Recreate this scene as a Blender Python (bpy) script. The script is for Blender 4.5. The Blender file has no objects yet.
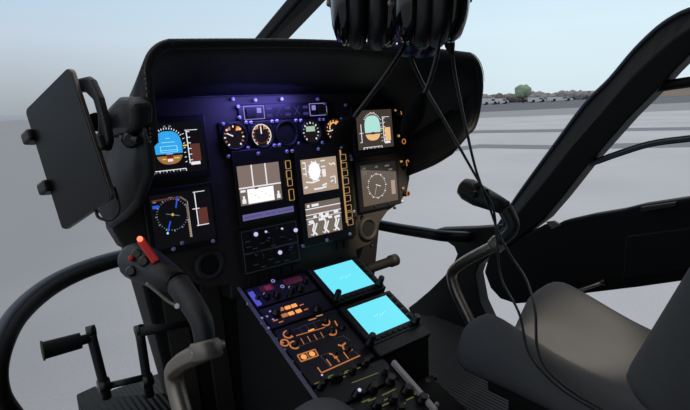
import bpy, bmesh, math, random
from mathutils import Vector as V, Matrix as M, noise
random.seed(7)
PI = math.pi
scene = bpy.context.scene
col = scene.collection

# ------------------------------------------------------------------ camera
FPX, YAW, PITCH, ROLL = 504.944, 0.667862, 0.195568, 0.0449027
EYE = V((0, 0, 0.80))
cy, sy, cp, sp = math.cos(YAW), math.sin(YAW), math.cos(PITCH), math.sin(PITCH)
FWD = V((sy * cp, cy * cp, -sp))
_r = V((cy, -sy, 0)); _u = _r.cross(FWD)
RGT = math.cos(ROLL) * _r - math.sin(ROLL) * _u
UPV = math.sin(ROLL) * _r + math.cos(ROLL) * _u

def ray(x, y):
    return FWD + (x - 345) / FPX * RGT - (y - 205) / FPX * UPV
def hit(x, y, p, n):                      # measured photo point on a known plane
    d = ray(x, y); return EYE + d * ((V(p) - EYE).dot(V(n)) / d.dot(V(n)))
def onx(x, y, X): return hit(x, y, (X, 0, 0), (1, 0, 0))
def ony(x, y, Y): return hit(x, y, (0, Y, 0), (0, 1, 0))
def onz(x, y, Z): return hit(x, y, (0, 0, Z), (0, 0, 1))
def dep(x, y, D): return EYE + ray(x, y) * D

cam = bpy.data.cameras.new('camera'); camo = bpy.data.objects.new('camera', cam); col.objects.link(camo)
cam.sensor_fit = 'HORIZONTAL'; cam.sensor_width = 36; cam.lens = 36 * FPX / 690
cam.clip_start = 0.02; cam.clip_end = 4000
camo.matrix_world = M((( RGT.x, UPV.x, -FWD.x, EYE.x), (RGT.y, UPV.y, -FWD.y, EYE.y), (RGT.z, UPV.z, -FWD.z, EYE.z), (0, 0, 0, 1)))
scene.camera = camo

# ------------------------------------------------------------------ materials
def srgb(r, g, b):
    f = lambda c: (c / 255 / 12.92) if c / 255 <= 0.04045 else ((c / 255 + 0.055) / 1.055) ** 2.4
    return (f(r), f(g), f(b), 1)
MATS = {}
def mat(name, rgb, rough=0.5, metal=0.0, emit=None, es=1.0, bump=0.0, bscale=200, spec=0.5, var=0.0, coat=0.0):
    if name in MATS: return MATS[name]
    m = bpy.data.materials.new(name); m.use_nodes = True
    nt = m.node_tree; b = nt.nodes['Principled BSDF']
    c = srgb(*rgb)
    b.inputs['Base Color'].default_value = c
    b.inputs['Roughness'].default_value = rough
    b.inputs['Metallic'].default_value = metal
    b.inputs['Specular IOR Level'].default_value = spec
    b.inputs['Coat Weight'].default_value = coat
    if emit:
        b.inputs['Emission Color'].default_value = srgb(*emit)
        b.inputs['Emission Strength'].default_value = es
    if bump or var:
        tc = nt.nodes.new('ShaderNodeTexCoord'); nz = nt.nodes.new('ShaderNodeTexNoise')
        nz.inputs['Scale'].default_value = bscale; nz.inputs['Detail'].default_value = 4
        nt.links.new(tc.outputs['Object'], nz.inputs['Vector'])
        if bump:
            bp = nt.nodes.new('ShaderNodeBump'); bp.inputs['Strength'].default_value = bump; bp.inputs['Distance'].default_value = 0.002
            nt.links.new(nz.outputs['Fac'], bp.inputs['Height']); nt.links.new(bp.outputs['Normal'], b.inputs['Normal'])
        if var:
            rp = nt.nodes.new('ShaderNodeMapRange'); rp.inputs['To Min'].default_value = 1 - var; rp.inputs['To Max'].default_value = 1 + var
            nz2 = nt.nodes.new('ShaderNodeTexNoise'); nz2.inputs['Scale'].default_value = 9; nz2.inputs['Detail'].default_value = 5
            nt.links.new(tc.outputs['Object'], nz2.inputs['Vector'])
            nt.links.new(nz2.outputs['Fac'], rp.inputs['Value'])
            mx = nt.nodes.new('ShaderNodeMix'); mx.data_type = 'RGBA'; mx.blend_type = 'MULTIPLY'; mx.inputs['Factor'].default_value = 1
            mx.inputs[6].default_value = c; nt.links.new(rp.outputs['Result'], mx.inputs[7])
            nt.links.new(mx.outputs[2], b.inputs['Base Color'])
    MATS[name] = m; return m

BLK = mat('black_paint', (17, 17, 19), 0.5, bump=.15, bscale=500)
HOOD = mat('hood_leatherette', (22, 23, 26), 0.62, bump=.35, bscale=420, spec=.35)
PLATE = mat('panel_grey', (52, 49, 46), 0.6, bump=.1, bscale=600, spec=.3)
BEZEL = mat('bezel_black', (22, 22, 24), 0.45, spec=.4)
CONS = mat('console_black', (30, 30, 34), 0.5, bump=.1, bscale=500)
CSIDE = mat('console_side', (20, 20, 21), 0.7, spec=.25)
KNOB = mat('knob_black', (16, 16, 17), 0.35)
FRAME = mat('frame_black', (11, 11, 14), 0.6, bump=.15, bscale=300, spec=.22)
FRAMEL = mat('frame_seal_grey', (62, 70, 82), 0.5, spec=.3)
DOORM = mat('door_black', (12, 12, 14), 0.6, bump=.1, bscale=300, spec=.2)
STEEL = mat('brushed_steel', (150, 140, 128), 0.38, metal=.9, bump=.05)
GREYM = mat('grey_paint_metal', (122, 116, 108), 0.4, metal=.6)
SCREWM = mat('screw_metal', (205, 205, 222), 0.4, metal=.15)
FOAM = mat('mic_foam', (14, 14, 15), 0.95, bump=.9, bscale=900, spec=.1)
GLOSS = mat('gloss_black', (10, 10, 12), 0.12, coat=.4)
CUSH = mat('ear_seal', (20, 19, 21), 0.4)
BLUEP = mat('blue_plastic', (20, 30, 66), 0.35)
RED = mat('red_switch', (205, 32, 26), 0.35)
SEATM = mat('seat_fabric', (94, 94, 96), 0.9, bump=.5, bscale=700, spec=.15, var=.06)
SEATD = mat('seat_base', (26, 26, 27), 0.7)
CORD = mat('cord_black', (14, 14, 15), 0.45)
RUB = mat('rubber_black', (16, 16, 17), 0.65)
TABG = mat('tablet_glass', (8, 8, 10), 0.35, spec=.25)
TABS = mat('tablet_edge', (120, 110, 105), 0.35, metal=.8)
STITCH = mat('stitch', (120, 118, 112), 0.8)
WSTRIP = mat('white_strip', (205, 196, 196), 0.5)
EM = lambda n, c, s=1.0: mat(n, (8, 8, 8), .4, emit=c, es=s)
SKYB = EM('display_sky_blue', (52, 165, 235), 1.0)
EARTH = EM('display_earth', (160, 112, 62), 1.0)
WHT = EM('display_white', (235, 235, 240), 1.0)
DIMW = EM('display_dim_white', (120, 125, 140), 1.0)
BRN = EM('display_brown', (92, 52, 44), 1.0)
DARKS = mat('display_dark', (8, 8, 10), .2, emit=(14, 14, 17), es=1)
REDM = EM('display_red', (130, 20, 30), 1.0)
YEL = EM('display_yellow', (235, 205, 90), 1.0)
BLUEL = EM('display_blue', (40, 90, 220), 1.0)
TAUPE = EM('display_taupe', (128, 112, 104), 1.0)
TAUPE2 = EM('display_taupe_warm', (172, 150, 132), 1.0)
WARMG = EM('display_grey', (112, 101, 90), 1.0)
PALEC = EM('display_pale_cyan', (178, 226, 218), 1.0)
PEACH = EM('display_peach', (238, 190, 135), 1.0)
CYAN = EM('display_cyan', (112, 232, 250), 1.0)
CYANW = EM('display_cyan_mark', (165, 243, 252), 1.0)
ORG = EM('backlight_orange', (226, 142, 84), .62)
ORGB = EM('backlight_bright_orange', (255, 168, 96), 1.0)
GOLD = EM('backlight_gold', (222, 176, 112), .62)
GRN = EM('backlight_green', (104, 112, 62), .6)
PURL = EM('backlight_lilac', (150, 140, 205), .9)
PURD = EM('backlight_violet_dim', (62, 56, 120), .8)
REDD = EM('radio_red', (120, 30, 60), .9)
LEDV = EM('lamp_violet', (90, 80, 255), 4)
LEDW = EM('led_tip', (200, 195, 235), 1.0)
GLINE = mat('grey_marking', (120, 120, 118), .6)
EM_RED = EM('red_led', (255, 120, 90), 2.0)

# ------------------------------------------------------------------ mesh builder
class MB:
    def __init__(s): s.v = []; s.f = []; s.mi = []; s.mats = []; s.sm = []
    def m(s, mt):
        if mt not in s.mats: s.mats.append(mt)
        return s.mats.index(mt)
    def add(s, vs, fs, mt, smooth=False):
        o = len(s.v); i = s.m(mt)
        s.v += [V(q) for q in vs]
        for f in fs: s.f.append([a + o for a in f]); s.mi.append(i); s.sm.append(smooth)
        return s
    def obox(s, c, ax, ay, az, mt):       # centre and three half-axes
        c, ax, ay, az = V(c), V(ax), V(ay), V(az)
        vs = [c + a * ax + b * ay + d * az for d in (-1, 1) for b in (-1, 1) for a in (-1, 1)]
        return s.add(vs, [(0, 2, 3, 1), (4, 5, 7, 6), (0, 1, 5, 4), (2, 6, 7, 3), (0, 4, 6, 2), (1, 3, 7, 5)], mt)
    def box(s, x0, x1, y0, y1, z0, z1, mt):
        return s.obox(((x0 + x1) / 2, (y0 + y1) / 2, (z0 + z1) / 2), ((x1 - x0) / 2, 0, 0), (0, (y1 - y0) / 2, 0), (0, 0, (z1 - z0) / 2), mt)
    def prism(s, pts, ext, mt, mt_side=None):   # polygon extruded by a vector
        pts = [V(q) for q in pts]; n = len(pts); e = V(ext)
        s.add(pts, [list(range(n))], mt); s.add([q + e for q in pts], [list(range(n))[::-1]], mt)
        s.add(pts + [q + e for q in pts], [(i, n + i, n + (i + 1) % n, (i + 1) % n) for i in range(n)], mt_side or mt)
        return s
    def tube(s, pts, r, mt, seg=10, cap=True, flat=1.0, upref=(0, 0, 1)):
        pts = [V(q) for q in pts]; n = len(pts)
        rs = r if isinstance(r, (list, tuple)) else [r] * n
        vs = []; fs = []; up = None
        for i in range(n):
            t = (pts[min(i + 1, n - 1)] - pts[max(i - 1, 0)]).normalized()
            if up is None:
                up = V(upref)
                if abs(up.dot(t)) > .95: up = V((1, 0, 0))
            up = (up - t * up.dot(t)).normalized(); sd = t.cross(up)
            for k in range(seg):
                a = 2 * PI * k / seg
                vs.append(pts[i] + sd * math.cos(a) * rs[i] + up * math.sin(a) * rs[i] * flat)
        for i in range(n - 1):
            for k in range(seg):
                fs.append((i * seg + k, i * seg + (k + 1) % seg, (i + 1) * seg + (k + 1) % seg, (i + 1) * seg + k))
        s.add(vs, fs, mt, True)
        if cap:
            s.add(vs[:seg], [list(range(seg))[::-1]], mt); s.add(vs[-seg:], [list(range(seg))], mt)
        return s
    def lathe(s, c, axis, prof, mt, seg=24, sx=1.0, upref=(0, 0, 1), smooth=True, cap=True):  # prof: (radius, height)
        ax = V(axis).normalized(); u = V(upref)
        if abs(u.dot(ax)) > .95: u = V((1, 0, 0))
        u = (u - ax * u.dot(ax)).normalized(); w = ax.cross(u); vs = []; fs = []
        for r, h in prof:
            for k in range(seg):
                a = 2 * PI * k / seg
                vs.append(V(c) + ax * h + u * math.sin(a) * r + w * math.cos(a) * r * sx)
        for i in range(len(prof) - 1):
            for k in range(seg):
                fs.append((i * seg + k, i * seg + (k + 1) % seg, (i + 1) * seg + (k + 1) % seg, (i + 1) * seg + k))
        s.add(vs, fs, mt, smooth)
        if cap:
            s.add(vs[:seg], [list(range(seg))[::-1]], mt); s.add(vs[-seg:], [list(range(seg))], mt)
        return s
    def build(s, name, parent=None, bevel=0, subsurf=0, label=None, bseg=2):
        me = bpy.data.meshes.new(name)
        off = V((0, 0, 0)); q = parent
        while q is not None: off += V(q.location); q = q.parent
        me.from_pydata([tuple(a - off) for a in s.v], [], s.f)
        for mt in s.mats: me.materials.append(mt)
        bm = bmesh.new(); bm.from_mesh(me)
        bm.faces.ensure_lookup_table()
        for i, f in enumerate(bm.faces): f.material_index = s.mi[i]; f.smooth = s.sm[i]
        bmesh.ops.remove_doubles(bm, verts=bm.verts, dist=1e-5)
        bmesh.ops.recalc_face_normals(bm, faces=bm.faces)
        bm.to_mesh(me); bm.free()
        o = bpy.data.objects.new(name, me); col.objects.link(o)
        if parent is not None: o.parent = parent
        if bevel:
            b = o.modifiers.new('bevel', 'BEVEL'); b.width = bevel; b.segments = bseg; b.limit_method = 'ANGLE'; b.angle_limit = .6
        if subsurf:
            b = o.modifiers.new('sub', 'SUBSURF'); b.levels = subsurf; b.render_levels = subsurf
        if label: o['label'] = label
        return o

def thing(name, loc, label, cat, group=None):
    o = bpy.data.objects.new(name, None); col.objects.link(o); o.location = loc; o.empty_display_size = .05
    o['label'] = label; o['category'] = cat
    if group: o['group'] = group
    return o
def tag(o, label, cat, group=None, kind=None):
    o['label'] = label; o['category'] = cat
    if group: o['group'] = group
    if kind: o['kind'] = kind
    return o
def struct(o): o['kind'] = 'structure'; return o
def kids(o): return [c for c in bpy.data.objects if c.parent == o]
def copy_tree(o, parent=None):
    c = o.copy(); col.objects.link(c); c.parent = parent
    for ch in kids(o): copy_tree(ch, c)
    return c
def smooth_path(pts, n=6):               # Catmull-Rom through points
    pts = [V(q) for q in pts]; out = []
    P = [pts[0] * 2 - pts[1]] + pts + [pts[-1] * 2 - pts[-2]]
    for i in range(1, len(P) - 2):
        a, b, c, d = P[i - 1:i + 3]
        for k in range(n):
            t = k / n
            out.append(.5 * ((2 * b) + (c - a) * t + (2 * a - 5 * b + 4 * c - d) * t * t + (3 * b - a - 3 * c + d) * t ** 3))
    out.append(pts[-1]); return out

# ------------------------------------------------------------------ frames of the two instrument planes
PT = 0.0787078
PO = EYE + ray(290, 180) * 1.15
PX_, PU, PN = V((1, 0, 0)), V((0, math.sin(PT), math.cos(PT))), V((0, -math.cos(PT), math.sin(PT)))
def pw(u, v, w=0): return V((u, PO.y, PO.z)) + PU * v + PN * w       # panel coordinates: x across, v up, w out of the panel
def pp(x, y, w=0):
    q = hit(x, y, PO + PN * w, PN); return q.x, (q - PO).dot(PU)
CK = 0.4596544
CO = hit(239, 290, PO, PN)
CE, CN = V((0, math.cos(CK), math.sin(CK))), V((0, -math.sin(CK), math.cos(CK)))
def cw(u, v, w=0): return V((u, CO.y, CO.z)) + CE * v + CN * w       # console coordinates
def cpx(x, y, w=0):
    q = hit(x, y, CO + CN * w, CN); return q.x, (q - CO).dot(CE)

class Face:                              # draws flat shapes and boxes on one of the two planes
    def __init__(s, fn, E, N): s.fn = fn; s.E = E; s.N = N
    def rect(s, mb, u0, u1, v0, v1, w, mt): return mb.add([s.fn(u0, v0, w), s.fn(u1, v0, w), s.fn(u1, v1, w), s.fn(u0, v1, w)], [(0, 1, 2, 3)], mt)
    def box(s, mb, u0, u1, v0, v1, w0, w1, mt):
        return mb.obox(s.fn((u0 + u1) / 2, (v0 + v1) / 2, (w0 + w1) / 2), ((u1 - u0) / 2, 0, 0), s.E * ((v1 - v0) / 2), s.N * ((w1 - w0) / 2), mt)
    def line(s, mb, a, b, th, w, mt, hgt=.0006):
        a, b = V(a), V(b); d = b - a; L = d.length
        if L < 1e-6: return
        d /= L; n = V((-d.y, d.x)); X = V((1, 0, 0))
        c = (a + b) / 2
        return mb.obox(s.fn(c.x, c.y, w), (X * d.x + s.E * d.y) * (L / 2), (X * n.x + s.E * n.y) * (th / 2), s.N * hgt, mt)
    def poly(s, mb, pts, w, mt): return mb.add([s.fn(a, b, w) for a, b in pts], [list(range(len(pts)))], mt)
    def path(s, mb, pts, th, w, mt, closed=False):
        pts = list(pts)
        if closed: pts.append(pts[0])
        for a, b in zip(pts, pts[1:]): s.line(mb, a, b, th, w, mt)
    def outline(s, mb, u0, u1, v0, v1, th, w, mt): s.path(mb, [(u0, v0), (u1, v0), (u1, v1), (u0, v1)], th, w, mt, True)
    def arc(s, mb, c, r, a0, a1, th, w, mt, n=12, ry=None):
        ry = ry or r
        s.path(mb, [(c[0] + r * math.cos(math.radians(a0 + (a1 - a0) * i / n)), c[1] + ry * math.sin(math.radians(a0 + (a1 - a0) * i / n))) for i in range(n + 1)], th, w, mt)
    def disc(s, mb, c, r, w, mt, n=28, ry=None):
        ry = ry or r
        s.poly(mb, [(c[0] + r * math.cos(2 * PI * i / n), c[1] + ry * math.sin(2 * PI * i / n)) for i in range(n)], w, mt)
    def knob(s, mb, c, r, h, mt, w=0, tip=None, base=None):
        q = s.fn(c[0], c[1], w)
        mb.lathe(q, s.N, [(r * 1.1, 0), (r * 1.1, h * .25), (r * .88, h * .32), (r * .8, h * .93), (r * .66, h)], mt, 16)
        if tip: mb.lathe(q, s.N, [(r * .34, h), (r * .3, h * 1.12)], tip, 10)
PF = Face(pw, PU, PN); CF = Face(cw, CE, CN)

def rrect(u0, u1, v0, v1, r, n=5):
    out = []
    for cx, cy_, a in ((u1 - r, v1 - r, 0), (u0 + r, v1 - r, 90), (u0 + r, v0 + r, 180), (u1 - r, v0 + r, 270)):
        for i in range(n + 1):
            t = math.radians(a + 90 * i / n); out.append((cx + r * math.cos(t), cy_ + r * math.sin(t)))
    return out

CX = 0.611                               # aircraft centre line

# ================================================================== SETTING: cabin shell
mb = MB()
flo = mat('floor_tread', (22, 23, 25), .6, spec=.25)
nt = flo.node_tree; b = nt.nodes['Principled BSDF']
tc = nt.nodes.new('ShaderNodeTexCoord'); wv = nt.nodes.new('ShaderNodeTexWave'); wv.wave_type = 'BANDS'; wv.bands_direction = 'X'
wv.inputs['Scale'].default_value = 26; wv.inputs['Distortion'].default_value = 0
bp = nt.nodes.new('ShaderNodeBump'); bp.inputs['Distance'].default_value = .004; bp.inputs['Strength'].default_value = .9
nt.links.new(tc.outputs['Object'], wv.inputs['Vector']); nt.links.new(wv.outputs['Fac'], bp.inputs['Height']); nt.links.new(bp.outputs['Normal'], b.inputs['Normal'])
fl = [(-.2, -.95), (1.4, -.95), (1.4, 1.16), (1.22, 1.40), (.95, 1.52), (.27, 1.52), (.2, 1.40), (.02, 1.16), (-.18, 1.0), (-.2, .9)]
mb.prism([(x, y, -.04) for x, y in fl], (0, 0, .04), flo)
struct(mb.build('floor'))
mb = MB()
CEIL = mat('ceiling_grey', (52, 52, 54), .8)
mb.box(-.24, 1.44, -.95, .62, 1.27, 1.31, CEIL); struct(mb.build('ceiling'))
mb = MB(); mb.box(-.24, 1.44, -1.0, -.95, -.04, 1.31, CEIL); struct(mb.build('wall_back'))
mb = MB(); mb.box(1.385, 1.44, -.95, .14, -.04, 1.27, CEIL); struct(mb.build('wall_right'))
mb = MB(); mb.box(-.24, -.2, -.95, -.45, -.04, 1.27, CEIL); struct(mb.build('wall_left'))

# centre windscreen post
mb = MB()
a0, a1 = onx(262, 44, .575), onx(300, 0, .575)
b0, b1 = onx(283, 45, .655), onx(330, 0, .655)
ext = (a1 - a0).normalized(); a0 -= ext * .12; b0 -= ext * .12; a1 += ext * .32; b1 += ext * .32
dn = V((0, .010, .026))
mb.prism([a0, a1, b1, b0], dn, FRAME)
struct(mb.build('trim_1', bevel=.006))

# right-hand windscreen pillar
XR = 1.36
pil = [(692, 7), (675, 14), (655, 27), (631, 50), (606.6, 79), (582, 104), (553, 143), (514, 197), (494, 228),
       (484, 262), (545, 219), (563, 198), (592, 161), (631, 117), (655, 93), (675, 71), (692, 54)]
mb = MB()
up_ = [onx(x, y, XR) for x, y in pil]
L_ = [onx(x, y, XR) for x, y in [(760, -22), (725, -6)] + pil[:9]]
Rr = [onx(x, y, XR) for x, y in [(760, 14), (725, 28), (692, 54), (675, 71), (655, 93), (631, 117), (592, 161), (563, 198), (545, 219), (525, 234), (505, 250)]]
n_ = len(L_)
mid = [a.lerp(b_, .45) for a, b_ in zip(L_, Rr)]
rows = [[q + V((.022, 0, 0)) for q in L_], [q + V((-.012, 0, 0)) for q in mid], [q + V((-.008, 0, 0)) for q in Rr], [q + V((.05, 0, 0)) for q in Rr], [q + V((.055, 0, 0)) for q in L_]]
vs = sum(rows, []); fs = []
for r_ in range(5):
    for i in range(n_ - 1):
        r2 = (r_ + 1) % 5; fs.append((r_ * n_ + i, r_ * n_ + i + 1, r2 * n_ + i + 1, r2 * n_ + i))
fs += [[r_ * n_ for r_ in range(5)], [r_ * n_ + n_ - 1 for r_ in range(5)][::-1]]
mb.add(vs, fs, FRAME)
pl = struct(mb.build('trim_2', bevel=.004))
mb = MB()
mb.tube([a + V((.02, 0, 0)) for a in smooth_path(L_[1:], 4)], .006, FRAMEL, 8); mb.build('seal_strip', pl)

# lower side post between the right chin window and the door
low = [(436, 229), (470, 228), (500, 226), (512, 236), (492, 254), (478, 266), (475, 275), (480, 302), (489, 322), (498, 350), (470, 352), (425, 345), (408, 308),
       (416, 302), (430, 290), (444, 276), (453, 264), (457, 254), (454, 247), (447, 242), (436, 240)]
mb = MB()
mb.prism([onx(x, y, 1.362) for x, y in low], (.05, 0, 0), FRAME); struct(mb.build('trim_3', bevel=.004))
# nose frame under the windscreen, right side
mb = MB()
pth = smooth_path([ony(340, 221, 1.36), ony(372, 224, 1.30), ony(400, 229, 1.22), ony(425, 233, 1.13), ony(445, 236, 1.06), onx(470, 237, 1.375)], 5)
mb.tube(pth, .019, FRAME, 12, flat=1.0); nf = struct(mb.build('trim_4'))
mb = MB(); mb.tube([q + V((-.012, -.012, .017)) for q in pth], .005, FRAMEL, 8); mb.build('seal_strip', nf)
# nose frame round the left chin window
mb = MB()
arc = [ (200, 248, 1.36), (160, 251, 1.33), (122, 259, 1.30), (92, 268, 1.27), (62, 281, 1.23), (37, 298, 1.18), (16, 320, 1.12), (3, 345, 1.07), (-3, 372, 1.05), (1, 396, 1.06), (14, 416, 1.09), (34, 438, 1.13)]
pth = smooth_path([ony(x, y, Y) for x, y, Y in arc], 6)
mb.tube(pth, .018, FRAME, 12); nf = struct(mb.build('trim_5'))
mb = MB(); mb.tube([q + V((-.008, -.004, .014)) for q in pth[:46]], .0105, FRAMEL, 8); mb.build('seal_strip', nf)

# right door
dr = thing('door_1', (XR, .6, 0), 'black cockpit door with deep sill below its side window', 'door'); dr['kind'] = 'structure'
del dr['category']; del dr['label']
mb = MB()
dpoly = [(545, 224), (552, 227), (563, 221), (590, 215), (620, 210), (640, 205), (690, 197.5), (760, 187), (760, 268), (690, 280), (640, 287), (582, 294), (540, 302), (515, 304), (500, 299), (490, 288), (484, 272), (489, 254), (505, 244), (530, 232)]
mb.prism([onx(x, y, XR - .004) for x, y in dpoly], (.05, 0, 0), DOORM); mb.build('door_panel', dr, bevel=.006)
mb = MB()
inr = [(625, 236), (690, 227), (760, 218), (760, 262), (690, 271), (622, 280)]
mb.prism([onx(x, y, XR - .016) for x, y in inr], (.02, 0, 0), DOORM); mb.build('door_pocket', dr, bevel=.005)
mb = MB()
mb.prism([onx(x, y, XR - .016) for x, y in [(640, 207), (676, 202), (676, 207), (641, 213)]], (.02, 0, 0), BLK); mb.build('latch_recess', dr, bevel=.003)
mb = MB()
mb.tube([onx(x, y, XR - .02) for x, y in [(574, 292), (590, 287), (604, 282)]], .0045, STEEL, 8); mb.lathe(onx(604, 282, XR - .02), (0, -1, .2), [(.008, -.006), (.008, .006)], KNOB, 10)
mb.build('door_handle', dr, label='steel door handle')
mb = MB()
mb.tube(smooth_path([onx(x, y, XR + .015) for x, y in [(575, 166), (592, 163), (616, 154.5), (650, 144), (690, 138.5), (740, 133)]], 5), .0085, FRAME, 10); wr = mb.build('window_rail', dr)
mb = MB()
mb.tube(smooth_path([onx(x, y, XR + .005) for x, y in [(580, 166), (592, 163), (616, 154.5), (650, 144), (690, 138.5), (740, 133)]], 5), .0042, FRAMEL, 8); mb.build('rail_seal', wr)
mb = MB()
mb.tube(smooth_path([onx(x, y, XR + .015) for x, y in [(640, 92), (656, 87.5), (690, 82), (740, 76)]], 5), .013, FRAME, 10); mb.build('window_rail', dr)
mb = MB()   # light end of the window track
mb.prism([onx(x, y, XR - .006) for x, y in [(546, 222), (553, 221), (561, 225), (552, 229)]], (.01, 0, 0), GREYM); mb.build('track_end', dr)

# ================================================================== INSTRUMENT PANEL
ip = thing('instrument_panel', (CX, 1.1, 0), 'helicopter instrument panel with lit displays and gauges under the black glareshield', 'instrument panel')
rc = [(1.005, -.01), (.999, -.044), (.985, -.08), (.952, -.107), (.905, -.122), (.876, -.146), (.857, -.182), (.835, -.196), (.787, -.203), (.787, -.235)]
top = .192
rc[0] = (1.0, -.012)
tp = [(.88, top), (.93, .176), (.965, .13), (.972, .02)]
outl = [(.89, top), (.945, .176), (.985, .13), (1.0, .02)] + rc + [(2 * CX - a, b_) for a, b_ in rc[::-1]] + [(2 * CX - a, b_) for a, b_ in tp[::-1]]
mb = MB(); mb.prism([pw(a, b_, -.004) for a, b_ in outl], -PN * .05, PLATE, BLK); mb.build('panel_plate', ip, bevel=.003)

def screw_at(x, y, r=.0041, face='p', m_=SCREWM, parent=None):
    mb = MB()
    if face == 'p':
        w = .0045; u, v = pp(x, y, w)
        for a, b_, c, d in ((.466, .613, -.08, .081), (.620, .786, -.165, .080), (.80, .955, -.11, .16), (.27, .43, -.11, .16)):
            if a < u < b_ and c < v < d: w = .0105; u, v = pp(x, y, w)
        q = pw(u, v, w); n = PN
    else:
        u, v = cpx(x, y); q = cw(u, v, 0); n = CN
    mb.lathe(q, n, [(r, -.004), (r, .0012), (r * .7, .0026), (r * .2, .003)], m_, 10)
    mb.obox(q + n * .003, V((1, .2, .1)).normalized() * r * .7, n.cross(V((1, .2, .1))).normalized() * r * .12, n * .0005, KNOB)
    return mb.build('screw', parent)
for q in [(233, 99), (255.5, 100), (282, 99), (318, 99), (238, 106.5), (239.5, 117.5), (223, 124), (246, 122.5), (251, 122.5), (272, 121.5), (277, 121), (296, 120.5), (301, 120.5), (320, 119.5), (324, 119.5),
          (341.5, 119), (325, 104.5), (326, 114), (346, 105), (248, 148), (274.5, 145.5), (279.5, 145), (298.5, 143.5), (322.5, 142.5), (341.5, 147), (318.5, 149), (228.5, 156.5), (258.5, 153.5), (287, 151.5), (292.5, 151),
          (350.5, 156), (351.5, 159.5), (354, 211.5), (327, 240), (303, 246), (350, 234), (182, 243), (213, 241), (173.5, 249), (402.5, 201.5)]:
    screw_at(*q, parent=ip)

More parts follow.
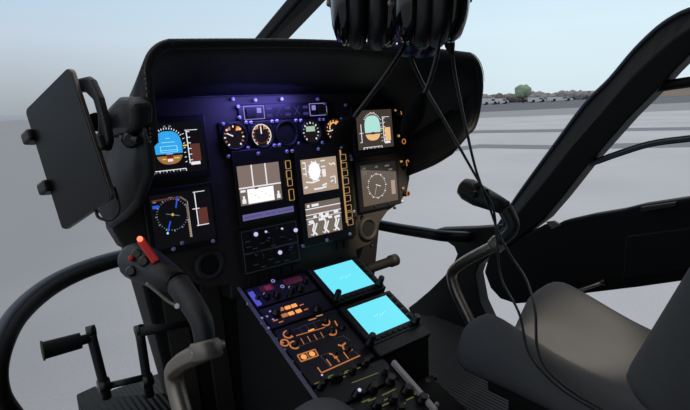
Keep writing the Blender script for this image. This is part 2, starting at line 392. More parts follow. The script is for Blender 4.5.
def flight_display(du, right):
    u0, u1 = .8185 + du, .940 + du
    def unit(v0, v1, name_screen):
        mb = MB()
        U0, U1 = (u0 - .012, u1 + .010) if not right else (u0 - .013, u1 + .012)
        PF.box(mb, U0, U1, v0 - .013, v1 + .012, -.004, .010, BEZEL)
        bz = mb.build('flight_display', ip, bevel=.003)
        return bz
    # upper: attitude display
    v0, v1 = (.049, .146) if right else (.045, .143)
    bz = unit(v0, v1, 'a'); w = .0105
    mb = MB(); PF.rect(mb, u0, u1, v0, v1, w, DARKS if not right else mat('display_warm_dark', (10, 9, 8), .2, emit=(66, 58, 52), es=1))
    w += .0004; cx_, cv, rw, rh = .870 + du - (0 if right else .001), .101 - (0 if right else .005), .0265, .0315
    ov = []
    for i in range(48):                  # capsule outline of the attitude ball
        t = 2 * PI * i / 48; c_, s_ = math.cos(t), math.sin(t)
        ov.append((cx_ + rw * math.copysign(abs(c_) ** .75, c_), cv + rh * math.copysign(abs(s_) ** .75, s_)))
    hz = cv - rh * .42
    upper = [q for q in ov if q[1] >= hz]; lower = [q for q in ov if q[1] <= hz + 1e-9]
    upper.sort(key=lambda q: math.atan2(q[1] - cv, q[0] - cx_) if not (q[0] < cx_ and q[1] < cv) else math.atan2(q[1] - cv, q[0] - cx_) + 2 * PI)
    lower.sort(key=lambda q: math.atan2(q[1] - hz - .001, q[0] - cx_))
    PF.poly(mb, upper, w, SKYB if not right else PALEC); PF.poly(mb, lower, w, EARTH if not right else PEACH)
    w2 = w + .0004
    if not right:
        for k in range(5): 
            ww = (.004, .013, .005, .016, .006)[k]; PF.line(mb, (cx_ - ww, cv + .018 - k * .0075), (cx_ + ww, cv + .018 - k * .0075), .0010, w2, CYANW)
        PF.outline(mb, cx_ - .016, cx_ + .016, cv - .008, cv + .003, .0008, w2, CYANW)
        PF.rect(mb, cx_ - .006, cx_ + .006, hz - .007, hz - .001, w2, REDM); PF.rect(mb, cx_ - .005, cx_ + .005, hz - .013, hz - .008, w2, WHT)
        PF.line(mb, (cx_ - .015, hz - .008), (cx_ - .008, hz - .008), .0022, w2, YEL); PF.line(mb, (cx_ + .008, hz - .007), (cx_ + .018, hz - .007), .0022, w2, YEL)
    else:
        PF.rect(mb, cx_ - .006, cx_ + .006, hz - .003, hz + .003, w2, BRN)
    W = WHT
    for k in range(13):                   # bank scale
        t = math.radians(35 + 110 * k / 12); PF.line(mb, (cx_ + .030 * math.cos(t), cv + .004 + .031 * math.sin(t)), (cx_ + .033 * math.cos(t), cv + .004 + .0345 * math.sin(t)), .0012, w, W)
    PF.rect(mb, cx_ - .0045, cx_ - .001, v1 - .008, v1 - .005, w, PEACH if right else DIMW); PF.rect(mb, cx_ + .005, cx_ + .0095, v1 - .008, v1 - .005, w, PEACH if right else DIMW)
    ax_ = u0 + .0885                       # altitude tape
    PF.line(mb, (ax_, .062), (ax_, .126), .0016, w, W); PF.line(mb, (ax_ - .003, .127), (ax_ + .0225, .127), .0012, w, W)
    PF.rect(mb, ax_ + .004, ax_ + .024, .066, .100, w, BRN if not right else PEACH)
    for k in range(6): PF.line(mb, (ax_ + .001, .069 + k * .011), (ax_ + .006, .069 + k * .011), .0016, w2, W)
    for k in range(7): PF.line(mb, (ax_ - .009, .066 + k * .009), (ax_ - .0055, .067 + k * .009), .0012, w, W)
    PF.line(mb, (ax_ - .010, .098), (ax_ - .002, .098), .0025, w2, YEL); PF.rect(mb, ax_ + .002, ax_ + .021, .059, .065, w, W)
    PF.line(mb, (u0 + .017, .0535), (u0 + .079, .0535), .0014, w, W)     # heading strip
    for q in (.017, .079): PF.line(mb, (u0 + q, .043 + .006), (u0 + q, .0535), .0014, w, W)
    for k in range(9): PF.line(mb, (u0 + .021 + k * .0066, .0495), (u0 + .021 + k * .0066, .0528), .0011, w, W if k % 2 else DIMW)
    if right:
        PF.line(mb, (u0 + .013, .066), (u0 + .013, .112), .0014, w, W); PF.line(mb, (u0 + .007, .090), (u0 + .019, .090), .0016, w, W); PF.line(mb, (u0 + .007, .067), (u0 + .013, .067), .0014, w, W)
    mb.build('screen', bz)
    # lower: navigation display
    v0, v1 = -.094, .010
    bz = unit(v0, v1, 'n'); w = .0105
    mb = MB(); PF.rect(mb, u0, u1, v0, v1, w, DARKS if not right else mat('display_taupe_dark', (10, 9, 8), .2, emit=(96, 84, 73), es=1))
    w += .0004; w2 = w + .0004; c = (u0 + .040 if not right else u0 + .050, v0 + (.047 if right else .062)); rr = .029
    for k in range(36):
        t = 2 * PI * k / 36; l_ = .004 if k % 3 == 0 else .002
        PF.line(mb, (c[0] + rr * math.cos(t), c[1] + rr * math.sin(t)), (c[0] + (rr + l_) * math.cos(t), c[1] + (rr + l_) * math.sin(t)), .0010 if k % 3 else .0022, w, DIMW if not right else WHT)
    if not right:
        PF.line(mb, (c[0] + .008, c[1] + .012), (c[0] + .014, c[1] + .034), .0022, w2, BLUEL); PF.line(mb, (c[0] - .006, c[1] - .012), (c[0] - .014, c[1] - .032), .0022, w2, BLUEL)
        PF.disc(mb, (c[0] - .0145, c[1] - .034), .0022, w2, CYANW, 10); PF.disc(mb, c, .0025, w2, YEL, 10)
        PF.line(mb, (c[0] - .012, c[1] + .003), (c[0] + .013, c[1] - .004), .001, w2, DIMW)
        for k in range(14): PF.line(mb, (c[0] + .0285, v0 + .014 + k * .0047), (c[0] + .0325, v0 + .014 + k * .0047), .0032, w2, TAUPE2 if k < 8 else TAUPE)
        PF.line(mb, (c[0] + .032, v0 + .012), (c[0] + .032, v0 + .084), .001, w2, TAUPE2)
        PF.line(mb, (c[0] + .030, v0 + .085), (c[0] + .019, v0 + .094), .003, w2, WARMG)
        PF.line(mb, (c[0] + .019, v0 + .094), (c[0] - .036, v0 + .093), .003, w2, BRN)
        PF.rect(mb, u0 + .004, u0 + .016, v1 - .026, v1 - .020, w, BLUEL); PF.rect(mb, u0 + .006, u0 + .012, v1 - .015, v1 - .012, w, DIMW)
        PF.rect(mb, u0 + .036, u0 + .044, v1 - .012, v1 - .008, w, DIMW)
        ax_ = u0 + .0885
        PF.line(mb, (ax_, -.063), (ax_, .004), .0016, w, W); PF.line(mb, (ax_ - .003, .005), (ax_ + .021, .005), .0012, w, W); PF.line(mb, (ax_ - .003, -.062), (ax_ + .022, -.062), .0016, w, W)
        PF.rect(mb, ax_ + .002, ax_ + .022, -.060, -.028, w, BRN); PF.line(mb, (ax_ - .008, -.028), (ax_ + .006, -.028), .0014, w2, W)
        PF.rect(mb, ax_ - .004, ax_ + .016, v1 + .0005 - .001, v1 - .0005, w, BLUEL)
    else:
        PF.line(mb, (c[0] - .004, c[1] + .004), (c[0] + .012, c[1] - .002), .0016, w2, WHT); PF.line(mb, (c[0] - .002, c[1]), (c[0] - .010, c[1] - .022), .001, w2, TAUPE2)
        PF.poly(mb, [(u0, v1), (u1, v1), (u1, v1 - .028), (u0 + .04, v1 - .016), (u0, v1 - .010)], w - .0002, mat('display_dark_band', (8, 8, 8), .2, emit=(34, 33, 32), es=1))
        PF.rect(mb, u0 + .100, u0 + .114, v0 + .018, v0 + .055, w - .0001, TAUPE2)
        for (a, b_, l_) in ((.006, -.008, .010), (.006, -.016, .012), (.006, -.022, .012), (.048, -.008, .010), (.082, -.009, .016), (.094, -.020, .014)):
            PF.rect(mb, u0 + a, u0 + a + l_, v1 + b_ - .0022, v1 + b_ + .0022, w2, WARMG)
    mb.build('screen', bz)
flight_display(-.528, False); flight_display(-.006, True)

# knob and lit key group beside the right displays
for i, (x, y, kind) in enumerate([(397, 113, 't'), (399.5, 141, 'o'), (402.5, 164, 't'), (404, 193, 'o')]):
    u, v = pp(x, y); mb = MB(); PF.knob(mb, (u + .004, v - .002), .0075, .012, KNOB); kn = mb.build('knob', ip)
    mb = MB()
    if kind == 't':
        PF.rect(mb, u - .010, u - .001, v + .005, v + .010, .002, GOLD); PF.path(mb, [(u + .001, v + .007), (u + .009, v + .010), (u + .012, v + .004)], .0026, .0125, ORG); PF.line(mb, (u + .003, v + .006), (u + .004, v - .006), .0028, .0125, ORG)
    else:
        PF.rect(mb, u - .007, u + .001, v + .011, v + .017, .002, GOLD); PF.arc(mb, (u + .004, v - .002), .0062, 0, 360, .0022, .0125, ORG, 16)
    mb.build('lit_marking', kn, label='glowing orange marking')

# --- top lighting panel
mb = MB(); a = pp(239, 104.5); b_ = pp(329, 114.5)
U0, U1, V1, V0 = .500, .741, .1725, .137
PF.box(mb, U0, U1, V0, V1, -.004, .004, BEZEL); lp = mb.build('lighting_panel', ip, bevel=.002)
for s_ in (0, 1):
    mb = MB(); x0 = U0 + .012 if not s_ else U1 - .060
    PF.outline(mb, x0, x0 + .048, V0 + .004, V1 - .004, .0014, .0045, PURL)
    PF.rect(mb, x0 + (.031 if not s_ else .006), x0 + (.042 if not s_ else .017), V1 - .019, V1 - .008, .0045, PURL); mb.build('marking', lp)
    mb = MB(); x1 = x0 + (.004 if not s_ else .023); PF.box(mb, x1, x1 + .022, V0 + .007, V1 - .008, .004, .009, KNOB); mb.build('button', lp, bevel=.0015)
mb = MB()
for k in range(5):
    x0 = U0 + .066 + k * .024
    if k % 2: 
        PF.line(mb, (x0, V0 + .008), (x0 + .014, V1 - .008), .0012, .0045, PURD); PF.line(mb, (x0, V1 - .008), (x0 + .014, V0 + .008), .0012, .0045, PURD)
    else:
        PF.rect(mb, x0, x0 + .014, V0 + .007, V0 + .013, .0045, PURD); PF.rect(mb, x0, x0 + .014, V1 - .014, V1 - .008, .0045, PURD)
mb.build('marking', lp)

# --- round gauges
def gauge(x, y, kind):
    u, v = pp(x, y); R_ = .0275; mb = MB()
    PF.box(mb, u - .0305, u + .0305, v - .031, v + .031, -.004, .003, BEZEL)
    mb.lathe(pw(u, v, .003), PN, [(R_ + .002, 0), (R_ + .002, .007), (R_ - .002, .007), (R_ - .0035, .001)], BEZEL, 28, cap=False)
    g = mb.build('gauge', ip, bevel=.0012)
    mb = MB(); w = .0036
    face = mat('dial_dark', (10, 9, 9), .3, emit=(24, 17, 15), es=1)
    PF.disc(mb, (u, v), R_ - .003, w, face if kind != 'off' else BEZEL, 28)
    if kind != 'off':
        hot = {'a': ORG, 'b': PEACH, 'g': mat('dial_green', (8, 8, 8), .3, emit=(140, 160, 150), es=1), 'c': ORGB}[kind]
        for k in range(13):
            t = math.radians(-50 + 280 * k / 12); r0 = R_ - .0085; r1 = R_ - .0045
            PF.line(mb, (u + r0 * math.cos(t), v + r0 * math.sin(t)), (u + r1 * math.cos(t), v + r1 * math.sin(t)), .0028, w + .0003, WHT if k % 2 == 0 and kind in 'ag' else hot)
        if kind == 'b': PF.arc(mb, (u, v), R_ - .0045, -60, 240, .0018, w + .0003, WHT, 30); PF.arc(mb, (u, v), R_ - .010, 150, 390, .0013, w + .0003, BRN, 20)
        if kind == 'g': PF.rect(mb, u - .013, u + .012, v + .001, v + .013, w + .0003, mat('dial_green_bright', (8, 8, 8), .3, emit=(165, 192, 178), es=1))
        if kind == 'c': PF.arc(mb, (u, v + .005), .012, 20, 200, .003, w + .0003, PEACH, 14)
        if kind != 'g': PF.poly(mb, [(u + .005, v + .012), (u + .018, v + .013), (u + .020, v + .019), (u + .008, v + .021)], w + .0002, ORGB if kind != 'b' else ORG)
        if kind != 'g': PF.poly(mb, [(u - .018, v + .012), (u - .006, v + .014), (u - .007, v + .019), (u - .014, v + .018)], w + .0002, ORG)
    mb.build('dial', g)
    if kind in 'abc':
        mb = MB(); t = {'a': 155, 'b': 92, 'c': 190}[kind]; t = math.radians(t)
        PF.line(mb, (u, v), (u + .018 * math.cos(t), v + .018 * math.sin(t)), .0022, w + .001, WHT); PF.disc(mb, (u, v), .003, w + .0018, KNOB, 10); mb.build('needle', g)
for q in [(233.3, 136.7, 'a'), (260.7, 135.2, 'b'), (285.2, 133.6, 'off'), (310, 132, 'g'), (333, 129.8, 'c')]: gauge(*q)

# --- caution display (left) and twin engine display (right)
def key_column(parent, pts, wd, ht, hollow=True):
    for (x, y, hh) in pts:
        u, v = pp(x, y); mb = MB(); PF.box(mb, u - wd, u + wd, v - ht * hh, v + ht * hh, .009, .0125, KNOB); k_ = mb.build('key', parent, bevel=.001)
        mb = MB(); PF.outline(mb, u - wd * 1.08, u + wd * 1.08, v - ht * hh, v + ht * hh, .0020, .0115, GOLD)
        mb.build('lit_outline', ip if parent is None else parent, label='glowing orange key outline')
mb = MB(); PF.box(mb, .469, .610, -.078, .079, -.004, .009, BEZEL); cad = mb.build('system_display', ip, bevel=.003)
mb = MB(); w = .0095; u0, u1, v0, v1 = .477, .579, -.039, .045
PF.rect(mb, u0, u1, v0, v1, w, TAUPE); w += .0003
W_ = EM('display_bright_white', (250, 250, 252), 1.1)
for q in (.034, .0675): PF.line(mb, (u0 + q, v0 + .037), (u0 + q, v1), .0026, w, WHT)
PF.line(mb, (u0, v0 + .037), (u1, v0 + .037), .0028, w, WHT); PF.rect(mb, u0 + .018, u1 - .020, v0 + .002, v0 + .033, w, W_)
PF.rect(mb, u0, u0 + .016, v0, v0 + .035, w - .0001, WARMG); PF.rect(mb, u1 - .019, u1, v0, v0 + .035, w - .0001, WARMG)
for a in (u0 + .004, u1 - .013): PF.rect(mb, a, a + .009, v0 + .004, v0 + .013, w, WHT); PF.rect(mb, a + .002, a + .007, v0 + .013, v0 + .020, w, WHT)
PF.rect(mb, u0 + .036, u0 + .044, v0 + .0315, v0 + .036, w + .0002, BRN); PF.rect(mb, u0 + .002, u0 + .014, v0 + .028, v0 + .033, w + .0002, WHT)
for k in range(6): PF.line(mb, (u0 + .024 + k * .009, v0 + .024 - (k % 3) * .006), (u0 + .029 + k * .009, v0 + .024 - (k % 3) * .006), .0009, w + .0002, TAUPE2)
mb.build('screen', cad)
key_column(cad, [(285.3, 164.8, .9), (286.2, 174.3, .85), (287.2, 182.4, .75), (288.8, 194.6, 1.25)], .0055, .0095)
mb = MB(); PF.box(mb, .4775, .605, -.0715, -.0585, .006, .0098, mat('label_plate', (20, 20, 24), .4, emit=(104, 98, 150), es=.9))
for k in range(22):
    if k not in (8, 14): PF.line(mb, (.482 + k * .0055, -.0668), (.4855 + k * .0055, -.0632), .0012, .0100, PURD)
mb.build('label_strip', cad, label='lilac lit label strip')

mb = MB(); PF.box(mb, .6225, .783, -.162, .078, -.004, .009, BEZEL); vem = mb.build('system_display', ip, bevel=.003)
mb = MB(); w = .0095; u0, u1, v0, v1 = .637, .739, -.037, .042
PF.rect(mb, u0, u1, v0, v1, w, TAUPE2); w += .0003; c = (u0 + .036, v0 + .050)
PF.disc(mb, c, .0165, w, W_, 24, .0215)
for k in range(10):
    t = 2 * PI * k / 10; PF.line(mb, (c[0] + .014 * math.cos(t), c[1] + .018 * math.sin(t)), (c[0] + .019 * math.cos(t), c[1] + .025 * math.sin(t)), .003, w, WHT)
for k in range(3): PF.line(mb, (u0 + .004, v0 + .046 + k * .013), (u0 + .012, v0 + .046 + k * .013), .003, w, WHT); PF.line(mb, (u0 + .056, v0 + .044 + k * .014), (u0 + .068, v0 + .044 + k * .014), .003, w, WHT)
PF.rect(mb, u0 + .058, u0 + .068, v0 + .034, v0 + .052, w, WHT); PF.line(mb, (u0 + .012, v0 + .040), (u0 + .012, v0 + .072), .0018, w, WHT)
PF.path(mb, [(u0 + .010, v0 + .027), (u0 + .028, v0 + .024), (u0 + .048, v0 + .028)], .0035, w, WHT)
PF.path(mb, [(u0 + .030, v0 + .008), (u0 + .050, v0 + .008), (u0 + .066, v0 + .010)], .004, w, WHT); PF.line(mb, (u0 + .004, v0 + .014), (u0 + .012, v0 + .016), .004, w, WHT); PF.line(mb, (u0 + .055, v0 + .014), (u0 + .068, v0 + .017), .004, w, WHT)
PF.path(mb, [(u0 + .080, v0 + .064), (u0 + .086, v0 + .060), (u0 + .094, v0 + .064), (u0 + .097, v0 + .058)], .0025, w, WHT)
PF.path(mb, [(u0 + .080, v0 + .030), (u0 + .094, v0 + .032), (u0 + .094, v0 + .014)], .002, w, WHT); PF.line(mb, (u0 + .080, v0 + .020), (u0 + .088, v0 + .022), .003, w, WHT)
mb.build('screen', vem)
mb = MB(); w = .0095; v0, v1 = -.139, -.059
PF.rect(mb, u0, u1, v0, v1, w, WARMG); w += .0003
for vv, th in ((.066, .0022), (.052, .0020), (.043, .0012)): PF.line(mb, (u0, v0 + vv), (u1, v0 + vv), th, w, WHT)
PF.rect(mb, u0, u1, v0 + .052, v0 + .066, w - .0001, TAUPE)
for a, b_, l_ in ((.005, .073, .007), (.018, .073, .020), (.020, .046, .009), (.036, .048, .012), (.055, .047, .010), (.080, .048, .014), (.005, .036, .012), (.034, .037, .014), (.062, .038, .012), (.086, .036, .012), (.042, .042, .022)):
    PF.rect(mb, u0 + a, u0 + a + l_, v0 + b_ - .003, v0 + b_ + .003, w, WHT)
for a in (.020, .054, .086):
    PF.path(mb, [(u0 + a - .004, v0 + .038), (u0 + a, v0 + .028), (u0 + a - .006, v0 + .014), (u0 + a + .006, v0 + .002)], .004, w, WHT); PF.path(mb, [(u0 + a + .008, v0 + .030), (u0 + a + .001, v0 + .016), (u0 + a - .006, v0 + .003)], .0035, w, WHT)
    PF.line(mb, (u0 + a - .012, v0 + .006), (u0 + a - .004, v0 + .003), .002, w, WHT)
PF.line(mb, (u0 + .004, v0 + .030), (u0 + .016, v0 + .032), .0025, w, WHT)
mb.build('screen', vem)
key_column(vem, [(340.2, 157.6, .75), (341, 165.6, .7), (342, 173, .7), (342.8, 181, .8), (343.8, 190, .75), (344.8, 198.2, .75), (345.8, 207.5, .7), (346.6, 214.5, .7), (347.4, 221.6, .75)], .0075, .0092)
mb = MB(); PF.rect(mb, .752, .757, -.125, .055, .0094, GOLD); mb.build('light_strip', vem, label='gold lit strip along the key column')
for x in (343, 352, 361): pass
mb = MB()
for k in range(2): PF.box(mb, .722 + k * .022, .734 + k * .022, -.186, -.168, 0, .006, KNOB)
mb.build('toggle_guard', ip)

# --- switch panel below the caution display
mb = MB(); PF.box(mb, .466, .616, -.190, -.088, -.004, .004, BEZEL); swp = mb.build('switch_panel', ip, bevel=.002)
mb = MB(); w = .0044
PF.outline(mb, .472, .610, -.143, -.095, .0011, w, GLINE); PF.outline(mb, .472, .610, -.186, -.145, .0011, w, GLINE)
for a, b_ in ((.486, -.130), (.500, -.136), (.520, -.128), (.545, -.138), (.570, -.124), (.590, -.134), (.498, -.172), (.515, -.180), (.535, -.168), (.552, -.178), (.575, -.180), (.592, -.166), (.484, -.118), (.535, -.108), (.562, -.102)):
    PF.line(mb, (a - .006, b_), (a + .006, b_), .0018, w, GLINE)
for a, b_ in ((.512, -.158), (.590, -.152)): PF.arc(mb, (a, b_), .007, -30, 140, .0016, w, GLINE, 8)
mb.build('marking', swp)
for x, y, r, tip in [(252, 233.5, .006, 1), (291.5, 229.5, .006, 1), (276, 251.5, .006, 1), (278, 228, .003, 1), (262, 231, .003, 1), (244.5, 238, .005, 0), (284, 238, .005, 0), (256.5, 254, .008, 0), (290, 249, .008, 0), (268, 240, .008, 0)]:
    u, v = pp(x, y); mb = MB(); PF.knob(mb, (u, v), r, .012, KNOB if not tip else BEZEL, .004, None if not tip else None)
    k_ = mb.build('switch', swp)
    if tip: mb = MB(); mb.lathe(pw(u, v, .016), PN, [(r * .75, 0), (r * .8, .003), (r * .3, .0055)], LEDW, 12); mb.build('switch_tip', k_, label='pale lit switch tip')
mb = MB()
for k in range(5): PF.box(mb, .474 + k * .029, .496 + k * .029, -.214, -.194, 0, .006, BEZEL)
mb.build('circuit_cover', ip, bevel=.002)
# --- air vents
for s_ in (0, 1):
    u = .8285 if s_ else 2 * CX - .8285 + .002; v = -.154 if s_ else -.149
    mb = MB(); mb.lathe(pw(u, v, -.004), PN, [(.031, 0), (.031, .007), (.027, .010), (.022, .009), (.020, -.002), (.019, -.03)], PLATE, 32, cap=False)
    av = mb.build('air_vent', ip)
    mb = MB(); PF.disc(mb, (u, v), .0215, .0005, mat('vent_hole', (4, 4, 4), .9), 28); mb.build('duct', av)
# small hardware near the right vent
for x, y in ((357, 217.5), (363, 216), (375, 206), (389, 203.5), (395, 208), (372, 246)): screw_at(x, y, .0034, m_=KNOB, parent=ip)
mb = MB(); a = pp(363, 207); b_ = pp(390, 201.5); PF.line(mb, (a[0], a[1]), (b_[0], b_[1]), .004, 0, KNOB, .002); mb.build('slot', ip)
# panel support column
mb = MB()
cl = [(.29, .985), (.93, .985), (.90, 1.22), (.32, 1.22)]
t_ = [V((x, y, .60)) for x, y in [(.262, 1.03), (.96, 1.03), (.93, 1.25), (.285, 1.25)]]; b_ = [V((x, y, 0)) for x, y in [(.335, 1.06), (.887, 1.06), (.86, 1.22), (.36, 1.22)]]
mb.add(t_ + b_, [(0, 1, 2, 3), (7, 6, 5, 4), (0, 4, 5, 1), (1, 5, 6, 2), (2, 6, 7, 3), (3, 7, 4, 0)], CSIDE); mb.build('support_column', ip, bevel=.008)
mb = MB()
for x0, x1 in ((.385, .43), (.30, .35)): mb.prism([(x0 + .01, 1.035, .50), (x1 + .01, 1.035, .50), (x1 + .035, 1.05, .05), (x0 + .035, 1.05, .05)], (0, .03, 0), PLATE)
mb.build('support_rib', ip, bevel=.003)

# ================================================================== GLARESHIELD
gs = thing('glareshield', (CX, .85, .6), 'black curved glareshield hood over the instrument panel', 'glareshield')
YR = .725
def hood_profile(hw, zt, zb, rl, Yc=0):         # left bottom -> over the top -> right bottom
    pts = []
    hr = hw; hw += .021
    pts += [(CX - hw - .012, zb), (CX - hw - .010, zb + .06), (CX - hw - .003, zt - .14)]
    for i in range(11):
        a = math.radians(180 - 90 * i / 10); pts.append((CX - hw + rl + rl * math.cos(a), zt - rl + rl * math.sin(a)))
    for k in range(1, 6): t = k / 6; pts.append((CX - hw + rl + (hw + hr - 2.2 * rl) * t, zt + .010 * math.sin(PI * t)))
    r2 = rl * 1.2; hw = hr + .010 + .028 * max(0, min(1, (Yc - YR) / .25))
    for i in range(11):
        a = math.radians(90 - 90 * i / 10); pts.append((CX + hw - r2 + r2 * math.cos(a), zt - r2 + r2 * math.sin(a)))
    k_ = max(0, 1 - (Yc - YR) / .2)
    pts += [(CX + hw + .001, max(zt - .12, zb + .10)), (CX + hw - .001 - .004 * k_, zb + .068), (CX + hw - .004 - .010 * k_, zb + .036), (CX + hw - .008 - .020 * k_, zb + .012), (CX + hw - .013 - .034 * k_, zb)]
    return pts
secs = []
for Y, hw, zt, rl in ((YR, .360, .901, .05), (YR + .06, .361, .893, .085), (.86, .362, .880, .12), (.97, .363, .854, .14), (1.05, .365, .82, .15), (1.12, .366, .77, .16)):
    zb = {YR: .722, YR + .06: .674, .86: .642, .97: .606, 1.05: .635, 1.12: .70}[Y]
    ps = hood_profile(hw, zt, zb, rl, Y)
    secs.append([V((x, Y, z)) for x, z in ps])
nP = len(secs[0]); th = .014
inner = []
for sct in secs:
    row = []
    for i, q in enumerate(sct):
        t = (sct[min(i + 1, nP - 1)] - sct[max(i - 1, 0)]).normalized(); nrm = V((t.z, 0, -t.x)); row.append(q + nrm * th)
    inner.append(row)
vs = sum(secs, []) + sum(inner, []); ns = len(secs); fs = []; o2 = ns * nP
for r_ in range(ns - 1):
    for i in range(nP - 1):
        a = r_ * nP + i; fs.append((a, a + 1, a + nP + 1, a + nP)); fs.append((o2 + a, o2 + a + nP, o2 + a + nP + 1, o2 + a + 1))
for i in range(nP - 1):
    fs.append((i, o2 + i, o2 + i + 1, i + 1)); a = (ns - 1) * nP + i; fs.append((a, a + 1, o2 + a + 1, o2 + a))
for r_ in range(ns - 1):
    for i in (0, nP - 1): a = r_ * nP + i; fs.append((a, a + nP, o2 + a + nP, o2 + a))
mb = MB(); mb.add(vs, fs, HOOD, True); hd = mb.build('hood_shell', gs); 

# piped rim with stitching
mb = MB(); rim = smooth_path([a.lerp(b_, .5) + V((0, -.002, 0)) for a, b_ in zip(secs[0], inner[0])], 3)
lf = [secs[k][0].lerp(inner[k][0], .5) for k in (3, 2, 1)]; rt_ = [secs[k][-1].lerp(inner[k][-1], .5) for k in (1, 2, 3)]
rim = smooth_path(lf, 3) + rim + smooth_path(rt_, 3)
mb.tube(rim, .0075, HOOD, 8); rm = mb.build('rim_piping', gs)
mb = MB(); st = smooth_path([a.lerp(b_, .1) + V((0, -.009, 0)) for a, b_ in zip(secs[0], inner[0])], 4)
for i in range(3, len(st) - 20):
    a, b_ = st[i], st[i + 1]; n_ = 3
    for k in range(n_):
        p0 = a.lerp(b_, k / n_); p1 = a.lerp(b_, (k + .55) / n_); mb.tube([p0, p1], .0009, STITCH, 5)
mb.build('stitching', gs, label='pale stitched seam')
# dash body forward of the hood, closing it towards the nose
mb = MB(); mb.box(CX - .33, CX + .33, 1.02, 1.20, .60, .74, BLK); mb.build('dash_body', gs, bevel=.03)
# black lining closing the hood behind the panel
mb = MB(); mb.box(CX - .31, CX + .31, 1.0, 1.02, .60, .83, BLK); mb.build('hood_lining', gs)

# ================================================================== CENTRE CONSOLE
cc = thing('center_console', (CX, .8, 0), 'sloping black centre console with lit switches and two cyan screens', 'console')
UL, UR = .453, .773
mb = MB()
def side(vv, w): q = cw(0, vv, w); return q.y, q.z
prof = [side(.02, -.004), side(-.282, -.004)]
y2, z2 = prof[1]
lowp = [(.30, .150)]
pr = [prof[0], prof[1], (y2, 0), (prof[0][0] + .02, 0)]
mb.prism([(UL, y, z) for y, z in pr], (UR - UL, 0, 0), CSIDE); mb.build('console_body', cc, bevel=.003)
mb = MB()                                 # lower part, left block carries radios, right part is a lower tray
LW = side(-.49, -.004)
mb.prism([(UL, y, z) for y, z in [(y2, z2 - .003), LW, (LW[0] - .35, LW[1] - .03), (LW[0] - .35, 0), (y2, 0)]], (.64 - UL, 0, 0), CSIDE); mb.build('radio_housing', cc, bevel=.003)
mb = MB(); mb.prism([(.642, y, z) for y, z in [(y2, z2 - .09), (LW[0], LW[1] - .06), (LW[0] - .3, LW[1] - .08), (LW[0] - .3, 0), (y2, 0)]], (UR - .642, 0, 0), CSIDE); mb.build('tray', cc, bevel=.003)
# edge rails
mb = MB(); CF.box(mb, UL - .002, UL + .004, -.49, .01, -.002, .003, mat('edge_lilac_grey', (120, 116, 135), .4)); mb.build('edge_rail', cc)
mb = MB(); CF.box(mb, .632, .641, -.43, -.305, .004, .016, WSTRIP); mb.build('edge_strip', cc, bevel=.002, label='white edge strip')
mb = MB(); CF.box(mb, .650, .659, -.52, -.455, -.01, .004, WSTRIP); mb.build('edge_strip', cc, bevel=.002, label='white edge strip')

# radio module with dim red windows
mb = MB(); CF.box(mb, .462, .618, -.066, -.006, -.004, .004, CONS); rd = mb.build('radio_panel', cc, bevel=.002)
for (a, b_) in ((.492, .525), (.553, .600)):
    mb = MB(); CF.rect(mb, a, b_, -.030, -.012, .0046, mat('radio_window', (20, 8, 14), .25, emit=(58, 18, 34), es=1))
    if a < .5: CF.rect(mb, a + .012, b_ - .006, -.028, -.014, .0049, REDD)
    mb.build('radio_display', rd)
for x, y, r in [(266.5, 298, .007), (276.5, 297, .008), (291, 292.5, .007), (299.5, 290.5, .009), (305, 283.5, .006), (289, 298.5, .005), (257, 301, .006)]:
    u, v = cpx(x, y); mb = MB(); CF.knob(mb, (u, v), r, .014, KNOB, .004); mb.build('knob', rd)
mb = MB(); CF.box(mb, .463, .474, -.062, -.020, .004, .008, mat('violet_spill', (20, 20, 40), .4, emit=(78, 78, 190), es=1)); mb.build('violet_spill_bar', rd, bevel=.001, label='bar glowing as violet light spill')  # glow painted in for violet light spilling on the console edge
mb = MB()
for x, y in ((272.7, 282.5), (265, 296), (290, 289), (282, 288)):
    u, v = cpx(x, y); CF.arc(mb, (u, v), .004, 0, 360, .0014, .0048, PURL, 10)
mb.build('marking', rd)
# annunciator panel with orange lamps
mb = MB(); CF.box(mb, .462, .618, -.128, -.070, -.004, .004, CONS); an = mb.build('annunciator_panel', cc, bevel=.002)
for x, y in ((280.7, 309.9), (287.6, 308), (293.9, 306), (284.5, 315.7), (291, 313.8), (298.5, 311.4)):
    u, v = cpx(x, y, .004); mb = MB(); CF.box(mb, u - .0065, u + .0065, v - .0042, v + .0042, .004, .0068, ORGB if x > 286 else ORG); mb.build('lamp', an, bevel=.0008)
mb = MB()
for x, y in ((301.5, 305), (275.5, 320.5), (306, 309.5), (281, 322)): u, v = cpx(x, y, .004); CF.line(mb, (u - .005, v), (u + .005, v), .002, .0045, ORG)
for x, y in ((267, 316.5), (270, 311.5), (273, 319.5), (268.5, 328), (262, 318)): u, v = cpx(x, y, .004); CF.disc(mb, (u, v), .0026, .0046, PURL, 8)
mb.build('marking', an)
for x, y in ((316.5, 311, ), (276, 314.5)): u, v = cpx(x, y); mb = MB(); CF.knob(mb, (u, v), .009, .014, KNOB, .004); mb.build('knob', an)
